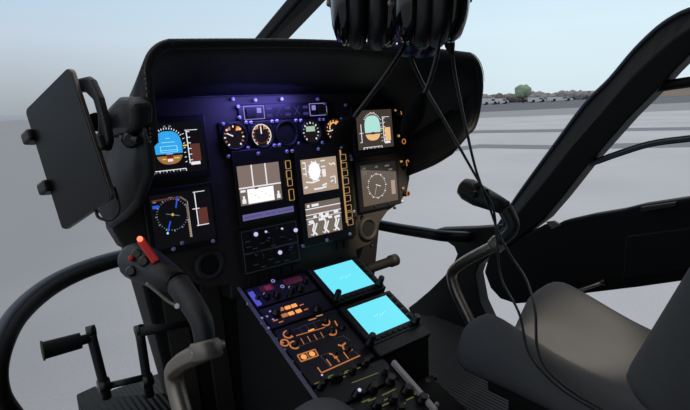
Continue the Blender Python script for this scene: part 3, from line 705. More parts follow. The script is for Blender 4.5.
# fuel panel with glowing schematic
mb = MB(); CF.box(mb, .462, .618, -.276, -.132, -.004, .003, CONS); fp = mb.build('fuel_panel', cc, bevel=.002)
mb = MB(); w = .0036
def C(x, y): return cpx(260 + x / 4.555, 310 + y / 4.555, .003)
def ln(pts, th, mt, cl=False): CF.path(mb, [C(*q) for q in pts], th, w, mt, cl)
ln([(150, 92), (205, 72), (275, 47)], .0012, GLINE); ln([(165, 118), (295, 80)], .0012, ORG)
for x, y in ((178, 84), (210, 72), (242, 60)): ln([(x, y), (x + 16, y + 22)], .001, GLINE)
ln([(180, 168), (310, 115)], .0012, GLINE); ln([(172, 140), (180, 168)], .001, GLINE)
for x, y in ((185, 130), (215, 120), (245, 112), (275, 102)): ln([(x, y), (x + 16, y + 26)], .001, ORG)
CF.rect(mb, *[f_(C(222, 100)[0], C(244, 84)[0]) for f_ in (min, max)], *sorted((C(222, 100)[1], C(244, 84)[1])), w, ORGB)
for x, y, r, a0, a1 in ((127, 112, .009, 60, 300), (112, 150, .008, 0, 360), (157, 160, .009, 60, 300), (296, 55, .010, -160, 20), (326, 98, .010, -150, 60)): CF.arc(mb, C(x, y), r, a0, a1, .0028, w, ORG, 14)
ln([(95, 145), (108, 152)], .003, ORG); ln([(340, 50), (352, 72)], .0026, ORG); ln([(222, 48), (255, 38)], .0024, ORG); ln([(256, 30), (285, 22)], .0018, GOLD); ln([(315, 112), (345, 108)], .0026, ORG); ln([(140, 118), (150, 124)], .003, ORG)
ln([(170, 207), (250, 180), (265, 208), (187, 236)], .0022, ORG, True); ln([(210, 194), (226, 222)], .0016, ORG)
for x, y in ((199, 215), (237, 201)): CF.disc(mb, C(x, y), .0062, w + .0004, ORGB, 12)
ln([(262, 262), (280, 287), (455, 208)], .0020, ORG); ln([(275, 210), (320, 195)], .0012, GLINE); ln([(275, 210), (320, 260)], .0012, GLINE)
for x, y in ((325, 255), (362, 238), (402, 222)): ln([(x, y), (x - 22, y - 30)], .0018, ORG)
for x, y in ((335, 208), (375, 168)):
    ln([(x - 20, y - 8), (x, y - 4), (x + 14, y - 18)], .0032, ORG); ln([(x, y - 4), (x + 8, y + 14)], .0032, ORG)
ln([(352, 212), (338, 218)], .003, ORG); ln([(405, 190), (420, 180)], .003, ORG); ln([(340, 130), (380, 118), (410, 140)], .0012, GLINE); ln([(430, 190), (452, 208)], .0012, GLINE)
CF.disc(mb, C(282, 297), .0022, w, LEDW, 8)
mb.build('lit_schematic', fp, label='glowing orange lines and symbols')
for x, y, r in ((343, 200, .008), (400, 178, .010), (300, 50, .008), (330, 100, .009), (130, 108, .008), (165, 155, .007), (375, 82, .010)):
    u, v = C(x, y); mb = MB(); CF.knob(mb, (u, v), r * .7, .010, KNOB, .003); mb.build('knob', fp)
for x, y in ((268.5, 331), (276.5, 339), (285, 350), (292, 361.5), (300, 373), (306, 384), (262, 322), (248, 303), (330, 352)): screw_at(x, y, .003, 'c', parent=cc)

# the two cyan touch screens
def touch(v0, v1, shift):
    mb = MB(); CF.box(mb, .622 + shift, .7705, v0 - .020, v1 + .011, -.004, .012, BEZEL); t = mb.build('touch_display', cc, bevel=.002)
    mb = MB(); CF.rect(mb, .635, .7495, v0, v1, .0124, CYAN)
    for k in range(5): CF.line(mb, (.678 + k * .0075, (v0 + v1) / 2 - .002 + .004 * math.sin(k * 2)), (.683 + k * .0075, (v0 + v1) / 2 + .002), .0018, .0127, CYANW)
    mb.build('screen', t, label='bright cyan lit screen')
    for k in range(7): mb = MB(); CF.box(mb, .640 + k * .016, .650 + k * .016, v0 - .013, v0 - .006, .012, .0145, PLATE); mb.build('key', t, bevel=.0008)
    for k in range(5): mb = MB(); CF.box(mb, .756, .764, v0 + .006 + k * .018, v0 + .016 + k * .018, .012, .0145, PLATE); mb.build('key', t, bevel=.0008)
touch(-.109, -.017, 0); touch(-.236, -.151, 0)
for x, y, r, h in [(336, 300, .0085, .028), (379, 285, .0085, .026), (369, 345, .009, .032), (415, 322, .010, .020)]:
    u, v = cpx(x, y, .012); mb = MB(); CF.knob(mb, (u, v), r, h, KNOB, .012); mb.build('knob', cc)
mb = MB(); CF.box(mb, .622, .7725, -.284, -.254, -.012, .010, BEZEL); mb.build('display_shelf', cc, bevel=.002)

# lower radios: green legends and knobs
mb = MB(); CF.box(mb, .460, .630, -.335, -.284, -.004, .003, CONS); r1 = mb.build('radio_panel', cc, bevel=.002)
mb = MB(); CF.box(mb, .460, .630, -.485, -.339, -.004, .003, CONS); r2 = mb.build('radio_panel', cc, bevel=.002)
for par, pts in ((r1, [(323, 384, .007), (338, 380, .008), (333, 382, .005), (352, 373, .007), (364.5, 365.5, .008), (320, 389, .007)]), (r2, [(356.7, 397, .010), (372, 391, .010), (389, 383, .011), (405.5, 393, .010), (421, 402, .010), (384, 375, .005), (392, 402, .009), (399, 412, .009), (376, 408, .009)])):
    for x, y, r in pts:
        u, v = cpx(x, y); mb = MB(); CF.knob(mb, (u, v), r, .017, KNOB, .003, LEDW if x in (356.7,) else None); mb.build('knob', par)
mb = MB()
for x, y in ((318, 383), (327, 379), (330, 376.5), (344, 374), (348, 371), (342, 378), (357, 369)): u, v = cpx(x, y, .003); CF.line(mb, (u - .008, v + .001), (u + .008, v), .0022, .0036, GRN)
mb.build('marking', r1)
mb = MB()
for x, y in ((386, 394), (392, 391), (388, 399), (402, 405), (410, 399), (372, 400), (378, 403), (418, 393), (385, 405), (366, 401)): u, v = cpx(x, y, .003); CF.line(mb, (u - .009, v + .001), (u + .009, v), .0022, .0036, GRN)
CF.line(mb, cpx(352, 383, .003), cpx(378, 373, .003), .0016, .0036, GRN)
mb.build('marking', r2)
for x, y in ((373, 365.5), (384, 373), (398, 383), (415, 391), (413, 397), (427, 396), (437, 404)): screw_at(x, y, .0042, 'c', parent=cc)
# tray fittings
mb = MB()
q0 = onz(416, 366, .205); mb.lathe(q0, CN, [(.010, -.02), (.010, .004), (.006, .005), (.005, 0)], GREYM, 16); mb.build('ring_fitting', cc, label='pale ring fitting')
mb = MB()
for x, y in ((403, 372), (410, 377), (423, 372), (426, 384), (433, 379)): mb.lathe(onz(x, y, .19), CN, [(.008, -.05), (.008, .004), (.005, .012)], KNOB, 10)
mb.build('tray_plug', cc)

# ================================================================== CYCLIC STICKS
def cyclic(name, label, base, bend, jog, joint, mid, top, head, hd_dir, face_dir, redcap):
    t = thing(name, base, label, 'control stick', 'cyclic control sticks')
    mb = MB(); pth = smooth_path([base, bend, jog, joint], 7); mb.tube(pth, .0135, STEEL, 14); mb.build('lower_tube', t, label='bare metal tube')
    mb = MB(); j = V(joint); ax = (V(mid) - j).normalized(); mb.lathe(j - ax * .012, ax, [(.017, 0), (.020, .003), (.020, .02), (.017, .024)], GREYM, 18); mb.tube([j + V((-.02, 0, 0)), j + V((.024, 0, 0))], .006, STEEL, 8); mb.build('clamp', t, label='grey metal clamp')
    mb = MB(); pth = smooth_path([joint, mid, top], 8); n_ = len(pth)
    mb.tube(pth, [.0125 + .004 * i / (n_ - 1) for i in range(n_)], BLK, 16); mb.build('grip', t)
    h = V(head); d = V(hd_dir).normalized(); f_ = V(face_dir).normalized(); sd = d.cross(f_).normalized()
    mb = MB(); mb.tube([V(top), V(top).lerp(h, .4), h - d * .012, h + d * .018, h + d * .034, h + d * .040], [.017, .022, .027, .028, .022, .010], BLK, 16); hb = mb.build('grip_head', t)
    for a, b_, mt, nm in ((.010, .010, KNOB, 'hat_switch'), (-.014, .002, KNOB, 'button'), (.006, -.014, KNOB, 'button')):
        mb = MB(); mb.lathe(h + d * b_ + sd * a + f_ * .026, f_, [(.008, 0), (.008, .008), (.005, .012)], mt, 12); mb.build(nm, hb)
    if redcap:
        mb = MB(); c0 = dep(140, 239, (h - EYE).dot(FWD) - .036); c1 = dep(156, 262, (h - EYE).dot(FWD) - .040); m_ = (c0 + c1) / 2; l_ = (c1 - c0) / 2; nn = (EYE - m_).normalized(); ss = l_.cross(nn).normalized()
        mb.obox(m_, l_, ss * .0055, nn * .006, RED); mb.build('guard_cap', hb, bevel=.002, label='red switch guard')
        mb = MB(); mb.lathe(c0 + nn * .006, nn, [(.004, 0), (.004, .003), (.002, .005)], EM_RED, 10); mb.build('led', hb)
        mb = MB(); mb.lathe(dep(131, 258, (h - EYE).dot(FWD) - .03), nn, [(.004, -.006), (.004, .003), (.002, .005)], RED, 10); mb.build('button', hb)
    # trigger lever
    if redcap:
        D_ = (V(top) - EYE).dot(FWD) - .03
        mb = MB(); mb.tube(smooth_path([dep(x, y, D_) for x, y in ((146, 283), (156, 291), (168, 301), (177, 306))], 4), .0022, GREYM, 8); tg = mb.build('trigger', t)
        mb = MB(); mb.lathe(dep(177.5, 306, D_), (-.4, -.8, .3), [(.003, -.004), (.004, 0), (.003, .004)], SCREWM, 10); mb.build('screw_glint', tg); return t  # pale ball stands in for the highlight on a screw
    mb = MB(); a = V(top) - f_ * .022; mb.tube(smooth_path([a + d * .012, a - f_ * .014, a - f_ * .02 - d * .02 + V((0, 0, -.02)), a - f_ * .012 + V((0, 0, -.04))], 4), .0045, KNOB, 8); mb.build('trigger', t)
    return t
cyclic('cyclic_stick', 'black cyclic stick with red guarded switch, left of the console', onx(186, 424, .215), onx(174, 378, .215), onx(180, 364, .215), onx(206, 350, .222), onx(200, 318, .225), onx(178, 284, .222), onx(143, 264, .205), onx(132, 258, .198) - onx(168, 278, .215), V((-.45, -.8, .35)), True)
cyclic('cyclic_stick', 'black cyclic stick with bent steel tube, in front of the right seat', onx(474, 330, .985), onx(453, 283, .985), onx(458, 266, .985), onx(497, 244, .99), onx(513, 228, 1.0), onx(506, 208, 1.0), onx(474, 193, .99), onx(470, 189, .985) - onx(492, 202, .995), V((-.45, -.8, .35)), False)

# ================================================================== RUDDER PEDALS
def pedals(label, arms, mirror=False):
    mx = (lambda q: V((2 * CX - q.x, q.y, q.z))) if mirror else (lambda q: q)
    t = thing('rudder_pedals', mx(V((.22, 1.05, 0))), label, 'pedals', 'rudder pedals')
    Y = 1.05; P_ = lambda x, y, Y_=Y: mx(ony(x, y, Y_))
    mb = MB()
    b0 = [ony(x, y, 1.04) for x, y in [(76, 394), (97, 385), (150, 380), (170, 402), (160, 440), (98, 436)]]
    zt = .19
    tr = [onz(x, y, zt) for x, y in [(76, 394), (96, 385), (103, 396), (168, 392), (185, 430), (92, 445)]]
    tr = [mx(q) for q in tr]
    mb.prism([V((q.x, q.y, .0)) for q in tr], (0, 0, zt), flo); mb.build('pedal_box', t, bevel=.004, label='ribbed black base')
    arm_spec = [([(91, 331), (92, 338), (104, 385), (107, 398)], [(90, 338), (42, 351)]), ([(139, 330), (141, 340), (147, 380), (150, 396)], [(139, 331), (190, 321)])]
    for k, (a, g) in enumerate(arm_spec):
        mb = MB(); pts = [P_(*q) for q in a]; mb.tube(pts, .0095, BLK, 10); mb.lathe(pts[0], (1, 0, 0), [(.011, -.008), (.011, .008)], KNOB, 14); mb.lathe(pts[2], (1, 0, 0), [(.014, -.011), (.014, .011)], KNOB, 14); mb.build('pedal_arm', t)
        mb = MB(); g0, g1 = P_(*g[0]), P_(*g[1]); n_ = 14; ax = (g1 - g0)
        if k == 0:
            mb.tube([g0, g0 + ax * .2, g0 + ax * .2, g0 + ax * .97, g0 + ax * .97, g1], [.0095, .0095, .0155, .0165, .019, .019], RUB, 16)
        else: mb.tube([g0, g1], .013, RUB, 14)
        mb.build('foot_bar', t)
    mb = MB(); mb.tube([P_(108, 386), P_(146, 377)], .007, BLK, 10); mb.build('link_rod', t)
pedals('black rudder pedals with tube foot bars, left of the instrument panel', None)
# right-hand set, seen past the console
t = thing('rudder_pedals', (.9, 1.08, 0), 'black rudder pedal foot bar beyond the cyan screens, right of the console', 'pedals', 'rudder pedals')
Y = 1.02
g0, g1 = ony(358, 272.5, Y), ony(396, 259.5, Y); ax = g1 - g0
mb = MB(); mb.tube([g0, g0 + ax * .25, g0 + ax * .25, g0 + ax * .84, g0 + ax * .84, g1], [.010, .010, .0135, .014, .0175, .0175], RUB, 16); mb.build('foot_bar', t)
mb = MB(); mb.tube([g0, g0 + V((.0, .03, -.12)), V((g0.x, g0.y + .06, .0))], .0095, BLK, 10); mb.build('pedal_arm', t)

# ================================================================== SEATS
def cushion_mesh(mb, fn, nx, ny, mt):
    top_ = [[fn(-1 + 2 * i / nx, j / ny, 1) for i in range(nx + 1)] for j in range(ny + 1)]
    bot_ = [[fn(-1 + 2 * i / nx, j / ny, 0) for i in range(nx + 1)] for j in range(ny + 1)]
    vs = sum(top_, []) + sum(bot_, []); W1 = nx + 1; o = W1 * (ny + 1); fs = []
    for j in range(ny):
        for i in range(nx):
            a = j * W1 + i; fs.append((a, a + 1, a + W1 + 1, a + W1)); fs.append((o + a, o + a + W1, o + a + W1 + 1, o + a + 1))
    for i in range(nx): fs.append((i, o + i, o + i + 1, i + 1)); a = ny * W1 + i; fs.append((a, a + 1, o + a + 1, o + a))
    for j in range(ny): a = j * W1; fs.append((a, a + W1, o + a + W1, o + a)); a += nx; fs.append((a, o + a, o + a + W1, a + W1))
    mb.add(vs, fs, mt, True)
def sstep(a, b, x): t = max(0, min(1, (x - a) / (b - a))); return t * t * (3 - 2 * t)
def seat(cx_, label, YB=.12, bk=.288, dz=0):
    t = thing('pilot_seat', (cx_, .35, 0), label, 'seat', 'pilot seats')
    HW = .195; YF = .675
    def cush(s, q, topf):                 # q 0 = front edge, 1 = rear
        ed = 1 - .05 * sstep(.85, 1, abs(s)) * 1.5
        y = YF + (YB - YF) * q - .03 * abs(s) ** 3 * (1 - q) ** 2
        x = cx_ + HW * s * (1 - .04 * (1 - q))
        bol = sstep(.30, .66, abs(s))
        z = .282 + dz + .090 * bol * (1 - .80 * sstep(.02, .62, q)) + .006 * (1 - q)
        z -= .052 * sstep(.82, 1.0, abs(s)) + .075 * (1 - sstep(0, .16, q)) ** 1.6
        if not topf: z = .238 - .0 * q; x = cx_ + HW * .93 * s; y = y - .035 * (1 - q)
        return V((x, y, z))
    mb = MB(); cushion_mesh(mb, cush, 18, 16, SEATM); mb.build('cushion', t, subsurf=1)
    lean = math.radians(19)
    def back(s, q, topf):                 # q 0 = bottom, 1 = top
        h = .64 * q; wdt = HW * (1.04 - .22 * q ** 2)
        bol = math.exp(-((abs(s) - .80) / .2) ** 2)
        d = .035 * bol - .03 * sstep(.86, 1, abs(s)) - .03 * sstep(.9, 1, q)
        yb = .305 - math.tan(lean) * h * 0; 
        y = bk - .36 * h + (d if topf else -.10); z = .325 + h * .95 + (d * .3 if topf else -.03)
        return V((cx_ + wdt * s * (1 if topf else .9), y, z))
    mb = MB(); cushion_mesh(mb, back, 16, 14, SEATM); mb.build('backrest', t, subsurf=1)
    mb = MB(); mb.box(cx_ - .13, cx_ + .13, YB, .56, .0, .06, SEATD); mb.box(cx_ - .15, cx_ + .15, YB, .58, .20, .24, SEATD)
    for s_ in (-1, 1): mb.box(cx_ + s_ * .12 - .015, cx_ + s_ * .12 + .015, .12, .54, .06, .20, SEATD)
    mb.build('seat_frame', t, bevel=.006)
seat(.962, 'grey fabric pilot seat on the right beside the black door')
seat(2 * CX - .962, 'grey fabric left pilot seat, only its front bolster showing beside the console', -.05, .075, .002)

# ================================================================== HEADSETS
def headset(label, c1, c2, axis, R_, topz, boom, mic, mic_r, extra):
    t = thing('headset', (c1 + c2) / 2, label, 'headset', 'headsets')
    axis = V(axis).normalized(); midp = (c1 + c2) / 2
    for c, s_ in ((c1, -1), (c2, 1)):
        mb = MB(); d = axis * s_
        mb.lathe(c, d, [(R_ * .80, -.004), (R_ * .96, .0), (R_ * .98, .010), (R_ * .86, .020), (R_ * .55, .027), (R_ * .2, .029)], GLOSS, 26, sx=.82); cup = mb.build('ear_cup', t)
        mb = MB(); ring = [c - d * .010 + (V((0, 0, 1)) - axis * axis.z).normalized() * math.sin(a) * R_ * .82 + axis.cross(V((0, 0, 1))).normalized() * math.cos(a) * R_ * .66 for a in [2 * PI * i / 24 for i in range(25)]]
        mb.tube(ring, .0145, CUSH, 10, cap=False); mb.build('ear_seal', t)
        mb = MB(); 
        mb.tube(smooth_path([c + d * .024 + V((0, 0, -.012)), c + d * .034 + V((0, 0, .02)), c + d * .030 + V((0, 0, R_ + .01))], 5), .0035, GREYM, 8); mb.lathe(c + d * .026, d, [(.005, 0), (.005, .006), (.003, .009)], GREYM, 12); mb.build('yoke', t)
    mb = MB(); zt = topz - midp.z; w_ = (c2 - c1).length / 2 + .028
    arcp = [midp + axis * (w_ * math.cos(a)) + V((0, 0, R_ + .01 + (zt - R_ - .01) * math.sin(a))) for a in [PI * i / 16 for i in range(17)]]
    mb.tube(arcp, [.006] + [.011] * 15 + [.006], CUSH, 10); mb.build('headband', t)
    mb = MB(); mb.tube(smooth_path(boom, 5), .0033, CORD, 8); mb.build('mic_boom', t)
    mb = MB(); a, b_ = mic; d = b_ - a; n_ = 9
    mb.tube([a + d * (i / (n_ - 1)) for i in range(n_)], [mic_r * max(.12, math.sin(PI * (.06 + .88 * i / (n_ - 1))) ** .6) for i in range(n_)], FOAM, 16); mb.build('microphone', t)
    extra(t)
    return t
def cord(pts, name='cord'):
    def f(t): mb = MB(); mb.tube(smooth_path(pts, 6), .0026, CORD, 8); mb.build(name, t)
    return f
AX = RGT + V((0, 0, .02))
def ex1(t):
    cord([dep(404, 38, .70), dep(410, 56, .70), dep(424, 86, .74), dep(445, 122, .85), dep(470, 166, 1.0), dep(487, 196, 1.08), dep(494, 212, 1.09), dep(497, 240, 1.10), dep(501, 277, 1.06), dep(519, 313, .97), dep(529, 353, .93), dep(557, 385, .86), dep(595, 409, .80), dep(640, 432, .76)])(t)
    mb = MB(); mb.lathe(dep(410, 43, .70), (.25, .1, -1), [(.010, -.022), (.016, -.012), (.018, .008), (.012, .017)], BLUEP, 16); mb.build('volume_unit', t, label='dark blue plastic housing')
def ex2(t):
    cord([dep(449, 28, .70), dep(451, 48, .70), dep(456, 80, .74), dep(466, 128, .88), dep(476, 170, 1.02), dep(488, 203, 1.09), dep(500, 236, 1.09), dep(513, 259, 1.07), dep(526, 279, 1.02), dep(535, 309, .95), dep(537, 346, .92), dep(547, 369, .89), dep(577, 395, .84), dep(620, 420, .80)])(t)
    mb = MB(); a = dep(447, 30, .70); b_ = dep(452, 56, .70); mb.tube([a, a.lerp(b_, .2), a.lerp(b_, .6), b_], [.006, .0085, .007, .003], RUB, 10); mb.build('strain_relief', t)
    mb = MB(); mb.lathe(dep(424, 45, .72), (.2, .1, -1), [(.008, -.02), (.018, -.010), (.020, .006), (.012, .016)], BLUEP, 16); mb.build('volume_unit', t, label='dark blue plastic housing')
hA1, hA2 = dep(350, 3, .75), dep(384, 3, .735)
headset('black headset hanging overhead, left of the two, its microphone before the gauges', hA1, hA2, AX, .064, 1.19,
        [hA2 + V((.0, -.03, -.03)), dep(404, 44, .69), dep(392, 66, .68), dep(372, 94, .68), dep(352, 120, .68)], (dep(353, 118, .68), dep(335, 145, .68)), .0145, ex1)
hB1, hB2 = dep(414, 3, .67), dep(445, 0, .66)
headset('black headset hanging overhead, right of the two, its microphone before the right displays', hB1, hB2, AX, .056, 1.17,
        [hB2 + V((.0, -.03, -.03)), dep(442, 34, .64), dep(436, 60, .64), dep(428, 86, .64), dep(418, 106, .64)], (dep(424, 94, .64), dep(404, 136, .64)), .0125, ex2)
hk = thing('headset_hook', (.545, .52, 1.27), 'steel ceiling hook holding the two headsets', 'hook')
mb = MB()
pA = V(((hA1 + hA2) / 2).to_tuple()); pB = (hB1 + hB2) / 2
for p_, z_ in ((pA, 1.19), (pB, 1.17)):
    mb.tube(smooth_path([(p_.x, p_.y, 1.272), (p_.x, p_.y - .03, z_ + .03), (p_.x, p_.y - .02, z_ - .012), (p_.x, p_.y + .014, z_ - .014), (p_.x, p_.y + .03, z_ + .012)], 5), .004, STEEL, 8)
mb.build('hook_wire', hk)
mb = MB(); mb.tube([(pA.x - .02, pA.y + .01, 1.266), (pB.x + .02, pB.y - .01, 1.266)], .012, STEEL, 10); mb.build('hook_plate', hk)

# ================================================================== TABLET AND MOUNT
tx, ty, tn = V((.357, -.833, .422)).normalized(), V((-.062, .429, .901)).normalized(), V((-.932, -.348, .101)).normalized()
tc_ = V((.142, .829, .752))
tb = thing('tablet', tc_ - ty * .1, 'black tablet computer with dark screen, clamped left of the glareshield', 'tablet')
mb = MB(); pts = rrect(-.0675, .0675, -.1, .1, .009); mb.prism([tc_ + tx * a + ty * b_ - tn * .008 for a, b_ in pts], tn * .0075, TABS); mb.build('case', tb, bevel=.0015)
mb = MB(); pts = rrect(-.0665, .0665, -.099, .099, .008); mb.prism([tc_ + tx * a + ty * b_ - tn * .0006 for a, b_ in pts], tn * .0012, TABG); mb.build('screen', tb)
mb = MB(); a = tc_ - ty * .1 + tx * .018
mb.tube(smooth_path([a - tn * .004, a - ty * .012 - tn * .006, a - ty * .020 - tn * .016 + tx * .012, a - ty * .010 - tn * .02 + tx * .03, a + ty * .02 - tn * .018 + tx * .036], 5), .0022, CORD, 8); mb.build('charging_cable', tb)
mo = thing('tablet_mount', (.2, .86, .72), 'black articulated tablet holder fixed to the side of the glareshield', 'tablet mount')
mb = MB()                                 # back plate with two hooked ends round the near edge
mb.prism([hit(x, y, tc_ - tn * .012, tn) for x, y in [(73, 79), (86, 76), (90, 79), (98, 97), (105, 124), (108, 140), (105, 151), (93, 151), (89, 143), (90, 136), (97, 132), (97, 118), (92, 100), (84, 92), (78, 92)]], -tn * .012, BLK)
mb.prism([hit(x, y, tc_ - tn * .004, tn) for x, y in [(86, 137), (97, 133), (102, 149), (91, 153)]], -tn * .012, BLK)
mb.build('holder', mo, bevel=.004)
for x, y in ((28.5, 137), (44.5, 187.5)):
    mb = MB(); q = hit(x, y, tc_ + tn * .004, tn)
    mb.obox(q - tn * .004, tx * .012, ty * .0095, tn * .010, KNOB); mb.build('clamp_finger', mo, bevel=.004)
mb = MB()
w0, w1 = hit(96, 122, tc_ - tn * .035, tn), V((.226, .80, .735))
ww = [onx(x, y, .205) for x, y in [(100, 116), (108, 105), (116, 97), (126, 97), (132, 104), (132, 128), (127, 134), (116, 134), (105, 139)]]
mb.prism(ww, (.03, 0, 0), BLK); mb.build('arm', mo, bevel=.009, bseg=3)
mb = MB(); mb.tube([w0, onx(110, 122, .215)], .014, BLK, 12); mb.lathe(onx(131, 139, .215), (-.4, -1, -.1), [(.012, -.014), (.012, .012), (.008, .016)], KNOB, 14); mb.tube([onx(123, 136, .215), onx(140, 141, .215)], .006, KNOB, 8); mb.build('pivot_knob', mo)

# ================================================================== OUTSIDE: airfield
GZ = -.70
gm = bpy.data.materials.new('apron_concrete'); gm.use_nodes = True; nt = gm.node_tree; b = nt.nodes['Principled BSDF']
b.inputs['Roughness'].default_value = .9; b.inputs['Specular IOR Level'].default_value = .1
tc = nt.nodes.new('ShaderNodeTexCoord')
n1 = nt.nodes.new('ShaderNodeTexNoise'); n1.inputs['Scale'].default_value = .35; n1.inputs['Detail'].default_value = 6
n2 = nt.nodes.new('ShaderNodeTexNoise'); n2.inputs['Scale'].default_value = 60; n2.inputs['Detail'].default_value = 3
nt.links.new(tc.outputs['Object'], n1.inputs['Vector']); nt.links.new(tc.outputs['Object'], n2.inputs['Vector'])
cr = nt.nodes.new('ShaderNodeValToRGB'); cr.color_ramp.elements[0].position = .3; cr.color_ramp.elements[1].position = .7
cr.color_ramp.elements[0].color = srgb(176, 177, 180); cr.color_ramp.elements[1].color = srgb(190, 190, 193)
nt.links.new(n1.outputs['Fac'], cr.inputs['Fac'])
mx = nt.nodes.new('ShaderNodeMix'); mx.data_type = 'RGBA'; mx.blend_type = 'OVERLAY'; mx.inputs['Factor'].default_value = .16
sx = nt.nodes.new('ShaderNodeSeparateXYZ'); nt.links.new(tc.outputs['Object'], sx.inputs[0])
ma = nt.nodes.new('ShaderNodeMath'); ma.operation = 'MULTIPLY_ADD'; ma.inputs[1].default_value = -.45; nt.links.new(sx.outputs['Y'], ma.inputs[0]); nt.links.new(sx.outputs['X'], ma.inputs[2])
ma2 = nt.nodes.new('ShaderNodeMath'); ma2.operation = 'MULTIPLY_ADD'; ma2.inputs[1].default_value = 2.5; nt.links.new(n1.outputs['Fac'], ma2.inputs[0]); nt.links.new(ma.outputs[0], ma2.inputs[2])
mg = nt.nodes.new('ShaderNodeMapRange'); mg.interpolation_type = 'SMOOTHSTEP'; mg.inputs['From Min'].default_value = -1.2; mg.inputs['From Max'].default_value = 2.6; nt.links.new(ma2.outputs[0], mg.inputs['Value'])  # left-to-right brightness of the view painted into the concrete colour
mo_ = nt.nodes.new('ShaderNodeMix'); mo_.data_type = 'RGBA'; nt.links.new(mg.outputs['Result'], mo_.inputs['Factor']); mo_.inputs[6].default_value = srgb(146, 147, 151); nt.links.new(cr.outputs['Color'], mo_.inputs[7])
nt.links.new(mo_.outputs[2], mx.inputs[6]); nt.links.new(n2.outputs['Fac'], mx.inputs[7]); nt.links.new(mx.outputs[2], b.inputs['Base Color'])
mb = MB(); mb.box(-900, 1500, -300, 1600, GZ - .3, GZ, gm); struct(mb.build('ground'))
ASP = mat('asphalt_worn', (128, 130, 136), .9, spec=.1, var=.04); ASPD = mat('asphalt_dark', (104, 106, 112), .9, spec=.1, var=.04); ASPL = mat('asphalt_pale', (148, 149, 152), .9, spec=.1, var=.04)
# bands of tarmac crossing the view to the right, measured on the ground
def band(pts, mt, h=.004, nm='tarmac_strip'):
    mb = MB(); mb.prism([V((q.x, q.y, GZ)) for q in pts], (0, 0, h), mt); o = mb.build(nm); struct(o); return o
band([onz(x, y, GZ) for x, y in [(300, 112), (900, 91.5), (900, 102.5), (480, 118), (300, 130)]], ASPL, .004)
band([onz(x, y, GZ + .004) for x, y in [(300, 110.5), (480, 102.0), (900, 87.8), (900, 92.6), (480, 112.2), (300, 119)]], ASPD, .010)
band([onz(x, y, GZ) for x, y in [(300, 138), (480, 130.4), (700, 127), (1100, 119), (1100, 122.5), (700, 130), (480, 133.2), (300, 142)]], ASP, .006)
band([onz(x, y, GZ) for x, y in [(380, 156), (480, 144.5), (560, 145.5), (700, 141), (1100, 130), (1100, 136), (700, 147), (560, 149.5), (480, 148), (380, 161)]], ASP, .008)
def far(x, y, D):                          # point on the ground D metres along the view
    d = ray(x, y); return EYE + d * D
FOL = mat('foliage_green_hazed', (138, 156, 134), .9, spec=.1, var=.15); FOLD = mat('foliage_dull', (116, 108, 102), .9, spec=.1, var=.15); TRK = mat('trunk_brown', (90, 78, 70), .9)  # distance haze painted into the pale foliage green
HEDGE = mat('far_scrub_hazed', (146, 140, 139), .95, spec=.05, var=.1)  # scrub colour lightened and greyed to paint in haze
def base_at(x, D):
    d = ray(x, 100); d.z = 0; q = EYE + d * D; q.z = GZ; return q
def blob(mb, c, rx, rz, mt, seed):
    random.seed(seed); bm = bmesh.new(); bmesh.ops.create_icosphere(bm, subdivisions=3, radius=1)
    vs = []
    for v in bm.verts:
        p_ = v.co.copy(); k = 1 + .32 * noise.noise(p_ * 2.1 + V((seed * 3.1, 0, 0))) + .14 * noise.noise(p_ * 5 + V((0, seed, 0)))
        vs.append(V(c) + V((p_.x * rx * k, p_.y * rx * k, p_.z * rz * k)))
    bm.verts.index_update(); mb.add(vs, [[v.index for v in f.verts] for f in bm.faces], mt, True); bm.free()
def tree(x, D, h, w_, label, mt, seed, grp=None):
    q = base_at(x, D); t = thing('tree', q, label, 'tree', grp)
    mb = MB(); mb.tube([q, q + V((0, 0, h * .55))], [w_ * .08, w_ * .05], TRK, 8); mb.build('trunk', t)
    mb = MB()
    blob(mb, q + V((0, 0, h * .62)), w_ * .5, h * .36, mt, seed)
    for k in range(4):
        a = k * 1.7 + seed; blob(mb, q + V((math.cos(a) * w_ * .25, math.sin(a) * w_ * .25, h * (.45 + .1 * k))), w_ * .3, h * .2, mt, seed + k + 1)
    mb.build('crown', t)
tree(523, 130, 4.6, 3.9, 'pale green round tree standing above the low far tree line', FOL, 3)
# low scrub line with sheds and parked vans
random.seed(11)
mb = MB()
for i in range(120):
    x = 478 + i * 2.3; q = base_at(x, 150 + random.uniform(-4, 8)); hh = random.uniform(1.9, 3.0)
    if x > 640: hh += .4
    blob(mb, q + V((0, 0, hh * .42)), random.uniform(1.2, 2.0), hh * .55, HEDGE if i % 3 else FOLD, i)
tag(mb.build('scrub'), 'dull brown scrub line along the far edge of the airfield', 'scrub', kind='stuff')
VANW = mat('van_white', (205, 208, 212), .5); VANG = mat('window_dark', (60, 64, 70), .3); TYRE = mat('tyre', (30, 30, 32), .8)
def van(x, D, l_, h, label):
    q = base_at(x, D); t = thing('van', q, label, 'van', 'vans parked at the field edge')
    a = V((RGT.x, RGT.y, 0)).normalized(); n = V((-a.y, a.x, 0))
    mb = MB(); pr = [(-.5, .18), (.5, .18), (.5, .5), (.36, .58), (.26, .98), (-.48, 1.0), (-.5, .9)]
    mb.prism([q + a * (s_ * l_) + V((0, 0, z * h)) - n * .9 for s_, z in pr], n * 1.8, VANW); mb.build('van_body', t, bevel=.05)
    mb = MB(); mb.prism([q + a * (s_ * l_) + V((0, 0, z * h)) - n * .92 for s_, z in [(.05, .6), (.3, .6), (.22, .9), (.05, .9)]], n * 1.84, VANG); mb.build('van_window', t)
    for s_ in (-.3, .3): mb = MB(); mb.lathe(q + a * s_ * l_ + V((0, 0, .36)) - n * .95, n, [(.36, 0), (.36, 1.9)], TYRE, 14); mb.build('wheel', t)
